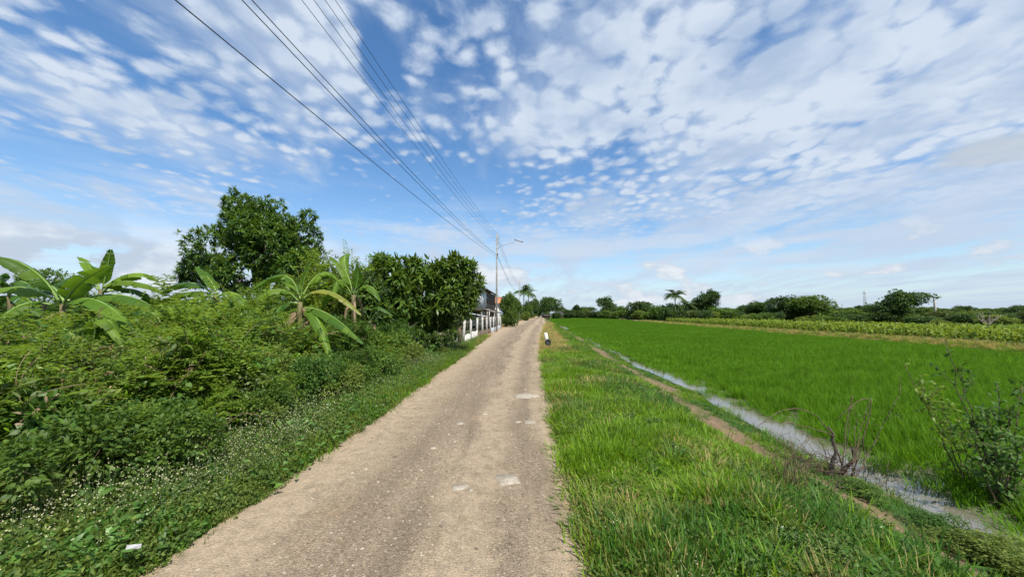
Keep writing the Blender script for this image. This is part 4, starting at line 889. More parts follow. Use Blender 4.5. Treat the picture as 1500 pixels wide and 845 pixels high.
b = G(1470, 720, -.55); bx = float(b[0]); by = float(b[1]); bs = (bx, by, float(gz(bx, by)))
spindly(bs, [P(1385, 497, by), P(1400, 540, by - .1), P(1440, 590, by - .2), P(1480, 610, by), P(1500, 560, by + .2), P(1430, 640, by - .3), P(1500, 640, by - .3), P(1460, 560, by + .2), P(1420, 610, by - .1), P(1520, 600, by)], 'tall dark green leafy shrub on the channel bank before the rice', 'feather_dark', 11, .08, .036, .011, 'bank_shrub', side=11)
b2 = G(1420, 700, -.6); bs2 = (b2[0], b2[1], float(gz(b2[0], b2[1])))
spindly(bs2, [P(1325, 535, b2[1]), P(1345, 560, b2[1] - .1), P(1370, 560, b2[1]), P(1400, 600, b2[1] - .2)], 'thin light green shrub with slanting stems on the channel bank', 'feather', 10, .08, .034, .009, side=11)
b3 = G(1245, 690, -.55); bs3 = (b3[0], b3[1], float(gz(b3[0], b3[1])))
spindly(bs3, [P(1320, 565, b3[1] + .3), P(1278, 585, b3[1] + .2), P(1252, 590, b3[1] + .2)], 'sparse dark twiggy shrub with bare tips beside the dead brush', 'feather_dark', 4, .05, .022, .008, side=5)
for i, (px, py, s) in enumerate([(1420, 805, .6), (1490, 815, .8), (1360, 760, .35), (1262, 712, .3), (1450, 775, .5)]):
    q = G(px, py, -.45); shrub(LE[i % 4], float(q[0]), float(q[1]), .5, 'bank_weed', 'low dark leafy weed clump on the channel bank', 'weed clumps on the channel bank', .42 * s + .1)
def brush():
    o = np.array(bs3) + (-.25, .1, 0); o[2] = float(gz(o[0], o[1])); t = thing('dead_brush', tuple(o), 'tangle of dead grey twigs round a dark stump on the channel bank', 'brush'); D = o[1]
    def w(px, py, dy=0): return P(px, py, D + dy) - o
    m = MB(); tube(m, wobble(bez((0, 0, -.1), w(1232, 650), w(1213, 625), 7), .015), np.linspace(.032, .014, 7), 6); tube(m, wobble(bez((.15, .05, -.1), w(1255, 665), w(1250, 655), 6), .015), np.linspace(.03, .014, 6), 6); m.build('stump', 'bark', t, True)
    arcs = [((1245, 700), (1275, 590), (1225, 615), .008), ((1230, 705), (1248, 580), (1232, 745), .007), ((1250, 700), (1265, 640), (1262, 720), .007), ((1235, 690), (1180, 600), (1090, 640), .008), ((1225, 640), (1170, 622), (1120, 618), .007), ((1215, 690), (1190, 640), (1150, 690), .006), ((1240, 690), (1215, 650), (1180, 640), .006)]
    for a, b_, c, r in arcs:
        dy = rng.uniform(-.3, .3); m = MB(); tube(m, wobble(bez(w(*a), 2 * w(*b_, dy * .5) - (w(*a) + w(*c, dy)) / 2, w(*c, dy), 12), .008), np.linspace(r, r * .5, 12), 5); m.build('twig', 'twig', t, True)
    m = MB()
    for i in range(170):
        s = np.array([rng.normal(-.12, .30), rng.normal(0, .28), rng.uniform(0, .25)]); e = s + rdir(1, .1)[0] * np.array([1.3, 1.0, .8]) * rng.uniform(.15, .55); tube(m, wobble(bez(s, (s + e) / 2 + rng.normal(0, .04, 3), e, 5), .01), np.linspace(.005, .002, 5), 3)
    kind(m.build('fine_twigs', 'twig', t), 'stuff')
brush()
def drystalks(px, py, n, label):
    o = G(px, py, -.2); o[2] = float(gz(o[0], o[1])); t = thing('dry_stalks', tuple(o), label, 'dry plant')
    for i in range(n):
        m = MB(); s = np.array([rng.normal(0, .10), rng.normal(0, .10), -.03]); e = s + np.array([rng.normal(0, .12), rng.normal(0, .1), rng.uniform(.3, .62)]); p_ = wobble(bez(s, (s + e) / 2 + rng.normal(0, .03, 3), e, 6), .006); tube(m, p_, np.linspace(.005, .002, 6), 4)
        for j in range(4): q = p_[rng.integers(2, 6)]; tube(m, np.array([q, q + rdir(1, .5)[0] * .07, q + rdir(1, .5)[0] * .1]), .0018, 3)
        m.build('stalk', 'twig', t)
drystalks(1172, 735, 12, 'upright reddish brown dead stalks in the verge grass')
# litter
o = G(196, 800, .22); mb = MB(); k = 7; gx = np.linspace(-1, 1, k); X, Y = np.meshgrid(gx, gx); Z = .35 * np.sin(X * 2.2 + 1) * np.cos(Y * 1.6) + rng.normal(0, .10, X.shape)
mb.add(np.stack([X * .035, Y * .014, Z * .03], -1).reshape(-1, 3), np.array([[i * k + j, i * k + j + 1, (i + 1) * k + j + 1, (i + 1) * k + j] for i in range(k - 1) for j in range(k - 1)]), 0)
p_ = mb.build('paper_scrap', 'paper'); p_.location = tuple(o); p_.rotation_euler = (.5, .2, .7); tag(p_, 'crumpled whitish scrap of litter lying on the roadside weeds', 'litter')

# ------------------------------------------------------------------ poles, lamps and wires
POLE_H = 9.4
def pole_obj(x, y, h, label, lamp=True, group=None, arm=1.0):
    z = float(gz(x, y)); t = thing('utility_pole', (x, y, z), label, 'pole', group)
    m = MB(); box(m, (0, 0, h * .5 - .3), (.20, .20, h + .6), bev=.025); V = m.v[0]; f = 1 - .42 * np.clip((V[:, 2]) / h, 0, 1); V[:, 0] *= f; V[:, 1] *= f; m.build('shaft', 'concrete', t)
    m = MB(); box(m, (.105, -.02, h - .62), (.02, .05, 1.05)); m.build('insulator_rack', 'steel', t)
    for k in range(4):
        m = MB(); zz = h - .22 - .26 * k; tube(m, [(.15, -.02, zz - .05), (.15, -.02, zz - .02), (.15, -.02, zz + .02), (.15, -.02, zz + .05)], [.045, .03, .03, .045], 8); m.build('insulator', 'porcelain', t)
    m = MB(); tube(m, [(0, 0, h - .02), (0, 0, h + .14)], [.03, .02], 6); m.build('top_pin', 'steel', t)
    if lamp:
        q = h - 1.45; m = MB(); tube(m, [(.06, -.03, q - .12), (.22, -.03, q + .12), (.40, -.03, q + .24), (1.7 * arm, -.03, q + .62)], .024, 6); a = m.build('lamp_arm', 'steel', t, True)
        m = MB(); box(m, (2.1 * arm, -.03, q + .745), (.85 * arm, .20, .07), ry=math.atan2(.38, 1.3), bev=.02); l = m.build('lamp_head', 'steel', a)
    m = MB(); box(m, (.10, -.06, h - 2.0), (.08, .06, .16)); m.build('cable_clamp', 'blackpaint', t)
    return t
def pxpole(px, D): return (px - 750) / F * D, D
p1 = pxpole(727.5, 36.2); p2 = pxpole(761, 92); p3 = pxpole(774.3, 150); p0 = (-5.35, -6.0)
pole_obj(*p1, POLE_H, 'concrete utility pole with a street lamp arm standing at the fence end')
pole_obj(*p2, 9.6, 'grey utility pole with a street lamp arm in front of the coconut palms')
pole_obj(*p3, 9.3, 'short-looking utility pole beside the road beyond the coconut palms')
pole_obj(*pxpole(777.5, 205), 9.3, 'faraway utility pole near the road end trees'); 
pole_obj(*p0, 8.9, 'concrete utility pole rising out of the thicket', lamp=False)
def wire_obj(a, b, sag, r, label, group, nm='power_line'):
    a = np.array(a); b = np.array(b); t = np.linspace(0, 1, 60)[:, None]; pts = a + (b - a) * t; pts[:, 2] -= (4 * sag * t * (1 - t))[:, 0]
    m = MB(); tube(m, pts - a, r, 5); o = m.build(nm, 'wire', smooth=True); o.location = tuple(a); tag(o, label, 'cable', group); return o
def top(p, h, dz, dx=.15): return (p[0] + dx, p[1] - .02, float(gz(*p)) + h + dz)
G4 = 'power lines strung from the poles'
for k in range(4):
    dz = -.22 - .26 * k
    wire_obj(top(p0, 9.2, -.1 - .26 * k, .15 - .07 * k), top(p1, POLE_H, dz), .55, .0065, ['topmost', 'second from the top', 'third from the top', 'lowest'][k] + ' of the four thin power lines on the insulators', G4)
    wire_obj(top(p1, POLE_H, dz), top(p2, 9.6, dz), 1.1, .006, ['topmost', 'second from the top', 'third from the top', 'lowest'][k] + ' power line running on from the lamp pole to the palms', 'power lines beyond the lamp pole')
for k, (za, zb, sg, r, lab) in enumerate([(7.05, 7.25, .55, .0085, 'upper one of the paired black cables below the power lines'), (6.95, 7.2, .65, .0085, 'lower one of the paired black cables below the power lines'), (5.50, 7.05, .35, .009, 'lowest single black cable hanging over the thicket')]):
    wire_obj((p0[0] + .1, p0[1], za), (p1[0] + .08, p1[1], zb), sg, r, lab, None, 'telephone_cable')
    wire_obj((p1[0] + .08, p1[1], zb), (p2[0] + .08, p2[1], zb - .2), 1.2, .007, ['upper', 'middle', 'lowest'][k] + ' black cable sagging from the lamp pole towards the palms', 'cables beyond the lamp pole', 'telephone_cable')

# ------------------------------------------------------------------ fence, post, house
def fence():
    A = np.array([-2.62, 19.2]); B = np.array([-1.30, 43.0]); d = (B - A) / np.linalg.norm(B - A); rz = math.atan2(d[1], d[0])
    A2 = A; at = lambda s: A + d * s
    t = thing('concrete_post_fence', (A[0], A[1], float(gz(*A))), 'white concrete post fence with low sheet panels along the road', 'fence')
    ss = [1.2, 3.4, 6.0, 8.6, 11.2, 13.8, 16.4, 19.0, 21.6, 23.8]
    for s in ss:
        q = d * s; m = MB(); box(m, (q[0], q[1], .62), (.12, .12, 1.5), rz + rng.normal(0, .03), rng.normal(0, .025), rng.normal(0, .025), bev=.012); m.build('post', 'fencepaint', t)
    for s0, s1 in zip(ss[:-1], ss[1:]):
        L = s1 - s0 - .12; c = d * (s0 + s1) / 2; white = s0 < 6
        n = 40; u = np.linspace(-L / 2, L / 2, n); off = .02 * np.cos(u * 38); hh = (.52 if white else .42) + rng.uniform(-.04, .05); topz = hh + .03 * np.sin(u * 3 + s0)
        nx = np.array([-d[1], d[0]]); V = []
        for th in (-.006, .006):
            for zt in (0, 1):
                V.append(np.stack([c[0] + d[0] * u + nx[0] * (off + th), c[1] + d[1] * u + nx[1] * (off + th), np.where(zt, topz, -.05)], 1))
        ix = lambda r, j: r * n + j; Fc = []
        for j in range(n - 1): Fc += [[ix(0, j), ix(0, j + 1), ix(1, j + 1), ix(1, j)], [ix(2, j + 1), ix(2, j), ix(3, j), ix(3, j + 1)], [ix(1, j), ix(1, j + 1), ix(3, j + 1), ix(3, j)]]
        m = MB(); m.add(np.concatenate(V), np.array(Fc)); m.build('sheet_panel', 'fencepaint' if white else ('wood' if s0 < 12 else 'zinc'), t, True)
        for zz in (.72, 1.0, 1.22):
            m = MB(); tube(m, [np.append(d * s0, zz), np.append(d * (s0 + s1) / 2, zz - .03), np.append(d * s1, zz)], .008, 4); m.build('strand', 'steel', t)
    m = MB(); box(m, (0, 0, .45), (.16, .16, 1.1), rz, bev=.02); m.build('gate_post', 'wood', t)
fence()
o = G(676, 507); mb = MB(); box(mb, (0, 0, .26), (.05, .55, .62), .4, 0, .35, bev=.01); q = mb.build('leaning_board', 'whitepaint'); q.location = (o[0] - .25, o[1], float(gz(o[0] - .25, o[1]))); tag(q, 'white board leaning against the near end of the fence', 'board')
for i, (px, py, s) in enumerate([(680, 508, .22), (688, 506, .16), (676, 511, .14), (716, 492, .2), (712, 494, .13)]):
    o = G(px, py); bm_ = MB(); box(bm_, (0, 0, .25), (1, .7, .55), 0, rng.normal(0, .15), rng.normal(0, .15), bev=.14); q = bm_.build('rubble_block', 'stone'); q.location = (o[0] - .1, o[1], float(gz(o[0] - .1, o[1]))); q.scale = (s * 1.4, s * 1.4, s); q.rotation_euler = (0, 0, rng.uniform(0, 3))
    tag(q, 'pale lump of concrete rubble at the foot of the fence', 'rubble', 'rubble along the fence')

def guidepost():
    b = G(803, 510); x, y = float(b[0]), float(b[1]); z = float(gz(x, y))
    t = thing('guide_post', (x, y, z), 'white concrete guide post leaning on the road verge', 'post', None, 0); t.rotation_euler = (.12, -.20, .1)
    m = MB(); box(m, (0, 0, .30), (.15, .15, .86), bev=.018); m.build('shaft', 'whitepaint', t); m = MB(); box(m, (0, 0, .08), (.156, .156, .22)); m.build('grey_foot', 'concrete', t)
    c = np.array([x - .02, y - .17, z + .27]); n, k = 28, 8; V = []
    for i in range(n):
        a = i * 2 * math.pi / n
        for j in range(k):
            e = j * 2 * math.pi / k; rr = .105 + .052 * math.cos(e); V.append((rr * math.cos(a), .06 * math.sin(e), rr * math.sin(a)))
    m = MB(); m.add(V, np.array([[i * k + j, i * k + (j + 1) % k, ((i + 1) % n) * k + (j + 1) % k, ((i + 1) % n) * k + j] for i in range(n) for j in range(k)])); q = m.build('rubber_ring', 'blackpaint', smooth=True); q.location = tuple(c); q.rotation_euler = (-.15, 0, .1)
    tag(q, 'small black rubber ring hung against the leaning white post', 'ring')
guidepost()

def corrugated(m, a, b, z0, z1, amp=.02, pitch=.18, thick=.012):
    """upright corrugated sheet between ground points a and b"""
    a = np.array(a, float); b = np.array(b, float); L = np.linalg.norm(b - a); d = (b - a) / L; nx = np.array([-d[1], d[0]]); n = max(8, int(L / pitch * 4)); u = np.linspace(0, L, n); off = amp * np.cos(u / pitch * 2 * math.pi)
    V = []
    for th in (0, thick):
        for zz in (z0, z1): V.append(np.stack([a[0] + d[0] * u + nx[0] * (off + th), a[1] + d[1] * u + nx[1] * (off + th), np.full(n, zz)], 1))
    ix = lambda r, j: r * n + j; Fc = []
    for j in range(n - 1): Fc += [[ix(0, j), ix(0, j + 1), ix(1, j + 1), ix(1, j)], [ix(2, j + 1), ix(2, j), ix(3, j), ix(3, j + 1)], [ix(1, j), ix(1, j + 1), ix(3, j + 1), ix(3, j)], [ix(0, j + 1), ix(0, j), ix(2, j), ix(2, j + 1)]]
    m.add(np.concatenate(V), np.array(Fc))
def slab(m, q, th):            # sloping sheet from 4 corners
    q = np.array(q, float); V = np.concatenate([q, q - (0, 0, th)]); m.add(V, np.array([[0, 1, 2, 3], [7, 6, 5, 4], [0, 4, 5, 1], [1, 5, 6, 2], [2, 6, 7, 3], [3, 7, 4, 0]]))
def ridged(m, q, n, amp, th=.02):   # corrugated roof: corners eave-left, eave-right, ridge-right, ridge-left
    q = np.array(q, float); k = n * 4 + 1; u = np.linspace(0, 1, k)[:, None]; w = np.zeros((k, 3)); w[:, 2] = amp * np.cos(u[:, 0] * n * 2 * math.pi)
    e = q[0] + (q[1] - q[0]) * u + w; r = q[3] + (q[2] - q[3]) * u + w; V = np.concatenate([e, r, e - (0, 0, th), r - (0, 0, th)]); Fc = []
    for j in range(k - 1): Fc += [[j, j + 1, k + j + 1, k + j], [2 * k + j + 1, 2 * k + j, 3 * k + j, 3 * k + j + 1], [j + 1, j, 2 * k + j, 2 * k + j + 1], [k + j, k + j + 1, 3 * k + j + 1, 3 * k + j]]
    m.add(V, np.array(Fc))
def house():
    o = np.array([-3.25, 44.0]); z = float(gz(*o)); t = thing('village_house', (o[0], o[1], z), 'two-storey house with grey metal cladding behind the white post fence', 'house', None, math.atan2(-.045, 1))
    L, Wd, h1, h2 = 15.0, 6.5, 2.3, 4.55         # local: y along the road, x to the left is negative
    for k in range(5):
        a = -Wd * k / 5; b = -Wd * (k + 1) / 5; m = MB(); corrugated(m, (a, 0), (b + .02, 0), h1, h2 + .9 * (1 - abs((a + b) / 2 + Wd / 2) / (Wd / 2)) , .025, .22); m.build('wall_sheet', 'zinc', t)
    for k in range(6):
        a = L * k / 6; b = L * (k + 1) / 6; m = MB()
        if k in (0,): corrugated(m, (0, b - .02), (0, a), h1, h2 - .05, .02, .2); m.build('wall_sheet', 'zinc', t)
        else:
            box(m, (-.06, (a + b) / 2, (h1 + h2) / 2), (.08, b - a - .03, h2 - h1 - .06)); w = m.build('wall_board', 'weatherwood', t)
            m = MB(); box(m, (-.01, (a + b) / 2, h1 + 1.25), (.05, 1.1, 1.0)); wi = m.build('window', 'glassdark', t)
            for s in (-1, 1): m = MB(); box(m, (.02, (a + b) / 2 + s * .56, h1 + 1.25), (.06, .07, 1.1)); m.build('window_frame', 'wood', wi)
    m = MB(); box(m, (-Wd / 2, L / 2, h1 - .1), (Wd, L, .18)); m.build('upper_floor', 'wood', t)
    for s, nm in ((1, 'right'), (-1, 'left')):
        x0 = .55 if s > 0 else -Wd - .55; m = MB(); ridged(m, [(x0, -.5, h2 - .05), (x0, L + .5, h2 - .05), (-Wd / 2, L + .5, h2 + 1.35), (-Wd / 2, -.5, h2 + 1.35)], 60, .03); m.build('roof_sheet', 'rustroof', t)
    m = MB(); ridged(m, [(1.25, -.3, h1 - .45), (1.25, L * .9, h1 - .45), (-.1, L * .9, h1 - .02), (-.1, -.3, h1 - .02)], 50, .025); m.build('awning', 'rustroof', t)
    for k in range(6):
        for x in (0, -Wd + .1): m = MB(); box(m, (x - .12, .15 + (L - .3) * k / 5, h1 / 2 - .1), (.16, .16, h1 + .1)); m.build('pillar', 'concrete', t)
    m = MB(); box(m, (-Wd * .75, L / 2, h1 / 2 - .1), (.12, L - .6, h1 - .05)); m.build('back_wall', 'wood', t)
    m = MB(); slab(m, [(.7, -3.2, 1.45), (.7, -.8, 1.45), (-1.6, -.8, 1.85), (-1.6, -3.2, 1.85)], .04); sh = m.build('lean_to_roof', 'zinc', t)
    for x, y in ((.6, -3.1), (.6, -.9), (-1.5, -3.1), (-1.5, -.9)): m = MB(); box(m, (x, y, .75 if x > 0 else .9), (.08, .08, 1.5 if x > 0 else 1.8)); m.build('prop', 'wood', sh)
house()
def cottage(px, D, w, dp, h, rh, wall, roof, label, rz=0.0, z=None):
    x, y = pxpole(px, D); t = thing('house', (x, y, float(gz(x, y)) if z is None else z), label, 'house', None, rz)
    for s in (-1, 1):
        m = MB(); box(m, (0, s * dp / 2, h / 2 - .1), (w, .15, h + .2)); m.build('wall', wall, t); m = MB(); box(m, (s * (w / 2 - .08), 0, h / 2 - .1), (.14, dp - .16, h + .2)); m.build('wall', wall, t)
        m = MB(); ridged(m, [(-w / 2 - .5, s * (dp / 2 + .5), h - .15), (w / 2 + .5, s * (dp / 2 + .5), h - .15), (w / 2 + .5, 0, h + rh), (-w / 2 - .5, 0, h + rh)][::1], 24, .03); m.build('roof', roof, t)
        m = MB(); V = [(s * w / 2, -dp / 2, h), (s * w / 2, dp / 2, h), (s * w / 2, 0, h + rh - .05), (s * (w / 2 - .1), -dp / 2, h), (s * (w / 2 - .1), dp / 2, h), (s * (w / 2 - .1), 0, h + rh - .05)]; m.add(V, [np.array([[0, 1, 2], [5, 4, 3]]), np.array([[0, 3, 4, 1], [1, 4, 5, 2], [2, 5, 3, 0]])]); m.build('gable', wall, t)
    for k in (-.28, .28):
        m = MB(); box(m, (k * w, -dp / 2 - .09, h * .55), (1.0, .06, 1.0)); wi = m.build('window', 'glassdark', t); m = MB(); box(m, (k * w, -dp / 2 - .12, h * .55 - .56), (1.2, .12, .08)); m.build('sill', 'wood', wi)
    m = MB(); box(m, (0, -dp / 2 - .09, 1.0), (.9, .06, 2.0)); m.build('door', 'wood', t)
cottage(712, 70, 5, 6, 3.9, 1.1, 'whitepaint', 'orangeroof', 'house with an orange tiled roof behind the metal-clad house')
cottage(800, 190, 4.0, 4, 1.9, .5, 'pinkwall', 'darkroof', 'small pinkish house under the umbrella-shaped tree at the road end')
far(806, 818, 456, 178, 'bushd', 'bush in front of the low grey-roofed house', 'bush', 'bush') if 0 else cottage(822, 205, 6, 6, 2.0, 1.9, 'wood', 'darkroof', 'low house with a grey pitched roof beyond the paddy')

# ------------------------------------------------------------------ far trees
def ftree(w, h, kindf, mat, n=1500, ll=.46, lw=.30, trunk=.15):
    """w x h metre tree; kindf: 'round','tall','umbrella','bush'"""
    lb = []
    if kindf == 'umbrella':
        for i in range(13): a = i * 1.3; r = w * .5 * (.15 + .68 * ((i * 37) % 13) / 13); lb.append((r * math.cos(a), r * math.sin(a), h * (.84 - .34 * (r / w * 2) ** 2 + rng.uniform(-.14, .05)), w * .17, w * .17, h * .13))
        fk = (0, 0, h * .35)
    elif kindf == 'bush':
        for i in range(10): a = rng.uniform(0, 6.28); r = w * .32 * math.sqrt(rng.random()); lb.append((r * math.cos(a), r * math.sin(a), h * rng.uniform(.25, .75), w * .22, w * .22, h * .24))
        fk = (0, 0, h * .12)
    else:
        k = .30 if kindf == 'round' else .24
        for i in range(11): a = rng.uniform(0, 6.28); zf = rng.uniform(.26, .86); r = w * .34 * math.sqrt(rng.random()) * (1.1 - .6 * abs(zf - .55)); lb.append((r * math.cos(a), r * math.sin(a), h * zf, w * .23, w * .23, h * .16))
        fk = (0, 0, h * .25)
    return tree_proto(lb, fk, trunk, n, 6, ll, lw, .15, .7, mat, tpl=T_DIA, inner=.3, whorl=False)
FT = {'round': [ftree(8, 8, 'round', 'darktree'), ftree(8, 8, 'round', 'midtree')], 'tall': [ftree(6, 9, 'tall', 'darktree'), ftree(6, 9, 'tall', 'midtree')],
      'umb': [ftree(11, 9.5, 'umbrella', 'darktree', 1700)], 'bushd': [ftree(5, 4, 'bush', 'darktree', 900, .36, .23), ftree(5, 4, 'bush', 'midtree', 900, .36, .23)],
      'busho': [ftree(4, 2.6, 'bush', 'olive', 800, .30, .19), ftree(4, 2.6, 'bush', 'weed', 800, .30, .19)]}
DIM = {'round': (8, 8), 'tall': (6, 9), 'umb': (11, 9.5), 'bushd': (5, 4), 'busho': (4, 2.6)}
def far(px0, px1, ytop, D, kd, label, name='tree', cat='tree', group=None, var=None):
    x = ((px0 + px1) / 2 - 750) / F * D; z = float(gz(x, D)); w = (px1 - px0) / F * D * 1.04; top_ = CH + (460 - ytop) / F * D; h = top_ - z
    w0, h0 = DIM[kd]; v = rng.integers(0, len(FT[kd])) if var is None else var
    return tree_from(FT[kd][v], name, (x, D, z), label, cat, group, rng.uniform(0, 6.28), (w / w0, w / w0, h / h0 * .97))
FL = [(804, 'the umbrella-shaped tree'), (845, 'the small pointed tree'), (888, 'the lone round-headed tree'), (936, 'the big rounded bush tree'), (990, 'the tall coconut palm'), (1034, 'the tall leafy tree'), (1092, 'the flat-topped tree'), (1151, 'the first of the joined trees'), (1188, 'the second of the joined trees'), (1233, 'the tiny telecom mast'), (1267, 'the telecom tower'), (1317, 'the lone spreading tree'), (1369, 'the concrete post'), (1404, 'the dark round bush'), (1444, 'the bleached dead tree'), (1500, 'the wide skyline tree')]
def near_far(px): return min(FL, key=lambda l: abs(l[0] - px))[1]
# along the road on the left
far(733, 752, 428, 52, 'tall', 'bright leafy tree right behind the lamp pole', var=1); far(744, 763, 433, 58, 'tall', 'leafy tree by the road on the lamp pole row before the second pole', var=1); far(738, 762, 452, 50, 'bushd', 'rounded bush at the foot of the roadside trees past the fence', 'bush', 'bush', var=1)
far(700, 735, 432, 78, 'round', 'tree crown showing behind the orange-roofed house'); far(763, 776, 456, 96, 'busho', 'bright green hedge bush between the second pole and the road', 'bush', 'bush', var=1)
far(753, 768, 447, 105, 'round', 'dark tree behind the second utility pole', var=0); far(775, 790, 438, 150, 'tall', 'tall dark tree by the road beyond the palms', var=0); far(768, 782, 441, 130, 'round', 'dark tree under the coconut palms at the roadside', var=0)
far(787, 822, 434, 175, 'umb', 'dark umbrella-shaped rain tree at the end of the road'); far(782, 800, 448, 185, 'round', 'dark tree tucked beside the umbrella-shaped tree', var=0)
far(808, 822, 457, 184, 'bushd', 'low dark bush in front of the grey-roofed house', 'bush', 'bush', var=0); far(824, 842, 453, 190, 'bushd', 'dark bush beside the grey-roofed house', 'bush', 'bush', var=0); far(760, 782, 446, 112, 'round', 'leafy tree filling in under the coconut palms', var=1)
# beyond the paddy
L2 = 'green bush in the far paddy edge row'; g2 = 'bushes along the far paddy edge'
for i, px in enumerate(range(822, 1040, 13)):
    D = np.interp(px, [820, 917, 966, 1040], [225, 150, 112, 82]) * rng.uniform(1.0, 1.06); far(px - rng.uniform(9, 14), px + rng.uniform(9, 14), rng.uniform(452, 457), D, 'bushd' if i % 3 else 'busho', L2 + ' by ' + near_far(px), 'bush', 'bush', g2)
far(876, 901, 435, 205, 'round', 'dark round-headed tree standing alone over the far bushes', var=0); far(839, 851, 447, 235, 'tall', 'small pointed tree in the distance at the paddy end', var=0)
far(917, 955, 440, 142, 'bushd', 'big dark rounded bush tree at the far paddy edge', 'bush_tree', 'tree', var=0); far(928, 956, 442, 147, 'round', 'mid green tree merging with the big dark rounded bush', var=1)
far(1018, 1051, 427, 112, 'tall', 'tall leafy tree beside the coconut palms across the paddy', var=0); far(964, 990, 449, 106, 'bushd', 'dark bush in front of the coconut palms across the paddy', 'bush', 'bush', var=0); far(1007, 1036, 456, 92, 'bushd', 'round glossy bush in front of the tall leafy tree', 'bush', 'bush', var=0)
far(1036, 1075, 449, 98, 'bushd', 'wide bush to one side of the tall leafy tree', 'bush', 'bush', var=1); far(1078, 1105, 446, 125, 'umb', 'flat-topped dark tree in the treeline across the paddy'); far(1095, 1132, 442, 105, 'round', 'dark tree next to the flat-topped tree across the paddy', var=0)
far(1130, 1172, 434, 92, 'round', 'large dark tree, first of the joined pair across the paddy', var=0); far(1160, 1212, 432, 88, 'round', 'large dark tree, second of the joined pair across the paddy', var=1)
far(1287, 1347, 427, 78, 'round', 'spreading dark tree standing alone behind the yellowish crop strip', var=0); far(1265, 1292, 447, 140, 'round', 'small dark tree on the skyline beside the telecom tower')
far(1392, 1415, 454, 84, 'bushd', 'dark round bush behind the concrete post', 'bush', 'bush', var=0); far(1462, 1486, 450, 110, 'round', 'dark skyline tree behind the bleached dead tree'); far(1480, 1530, 449, 100, 'round', 'wide dark skyline tree on the dead tree side', var=0); far(1362, 1390, 468, 41, 'busho', 'isolated dark green bush on the crop strip near the concrete post', 'bush', 'bush', var=1)
L3 = 'scrubby bush behind the crop strip'; g3 = 'scrub belt beyond the crop strip'
for i in range(46):
    px = 1045 + i * 11.5 + rng.normal(0, 4); D = np.interp(px, [1045, 1500], [88, 62]) * rng.uniform(.95, 1.35); far(px - rng.uniform(12, 22), px + rng.uniform(12, 22), rng.uniform(453, 464), D, 'bushd' if i % 4 else 'busho', L3 + ' by ' + near_far(px), 'scrub_bush', 'bush', g3)
L4 = 'distant dark skyline tree'; g4 = 'distant skyline trees'
for i in range(44):
    px = 800 + i * 17 + rng.normal(0, 5); D = rng.uniform(260, 420); far(px - rng.uniform(9, 17), px + rng.uniform(9, 17), rng.uniform(446, 454), D, 'round', L4 + ' by ' + near_far(px), 'distant_tree', 'tree', g4)
for i in range(26):
    px = -60 + i * 30 + rng.normal(0, 8); D = rng.uniform(60, 120); far(px - rng.uniform(20, 35), px + rng.uniform(20, 35), rng.uniform(438, 448), D, 'round', 'distant tree hidden mostly behind the banana thicket', 'distant_tree', 'tree', 'distant trees behind the thicket')

for (a, b, yt, D) in [(952, 976, 445, 118), (974, 1000, 443, 121), (996, 1024, 444, 118), (1045, 1066, 450, 104), (1062, 1085, 452, 100), (1120, 1150, 447, 95), (1195, 1225, 450, 92), (1222, 1262, 452, 88)]: far(a, b, yt, D, 'bushd', L3 + ' by ' + near_far((a + b) / 2), 'scrub_bush', 'bush', g3)
for i in range(40):
    a_ = -.72 - i * .021 + rng.normal(0, .006); D = rng.uniform(38, 75); x_ = math.tan(a_) * D if a_ > -1.35 else -4.4 * D; sc_ = rng.uniform(.55, .95)
    tree_from(FT['round'][i % 2], 'distant_tree', (x_, D, float(gz(x_, D))), 'tree of the grove on the flat land behind the thicket', 'tree', 'grove behind the thicket', rng.uniform(0, 6.28), (sc_, sc_, sc_ * .55))
# coconut palms
def palm_parts():
    fr = []
    for v in range(3):
        m = MB(); n = 12; e = np.array([2.6, 0, -.9 + .3 * v]); pts = bez((0, 0, 0), (1.3, 0, .9 + .2 * v), e, n); tube(m, pts, np.linspace(.04, .01, n), 4)
        t = np.linspace(.08, 1, 40); C = np.array([[np.interp(q * (n - 1), range(n), pts[:, a]) for a in range(3)] for q in t])
        for sg in (-1, 1): leaves(m, C, np.tile([.45, sg * 1.0, -.55], (40, 1)) + rng.normal(0, .1, (40, 3)), np.tile([0, 0, 1.0], (40, 1)), .75 * np.sin(t * 2.6 + .35), .085, T_LAN)
        fr.append(m.mesh('frond', 'palm'))
    tk = MB(); tube(tk, bez((0, 0, -.1), (.25, 0, .5), (.1, 0, 1.0), 10), np.linspace(.17, .11, 10), 8); return fr, tk
FR, _ = palm_parts()
def palm(px, ytop, D, label, nfr=17, fs=1.0, lean=.3):
    x = (px - 750) / F * D; z = float(gz(x, D)); H = CH + (460 - ytop) / F * D - z - 1.3 * fs; t = thing('coconut_palm', (x, D, z), label, 'palm', None, rng.uniform(0, 6.28)); m = MB()
    tube(m, bez((0, 0, -.1), (lean, 0, H * .5), (lean * .6, 0, H), 10), np.linspace(.18, .11, 10), 8); m.build('trunk', 'palebark', t, True)
    for i in range(nfr):
        f = inst('frond', FR[i % 3], t); f.location = (lean * .6, 0, H); el = -.95 + 1.5 * ((i * 7) % nfr) / nfr; f.rotation_euler = (0, el, i * 2.4); f.scale = (fs,) * 3
palm(990, 426, 116, 'tall coconut palm across the paddy beside the leafy tree', 20, 1.35); palm(1010, 440, 112, 'shorter coconut palm leaning between the tall palm and leafy tree', 17, 1.2, .8)
palm(767, 420, 112, 'coconut palm with a thin trunk behind the second utility pole', 19, 1.25); palm(774, 424, 120, 'coconut palm just past the second pole, lower than its neighbour', 17, 1.15, -.3)

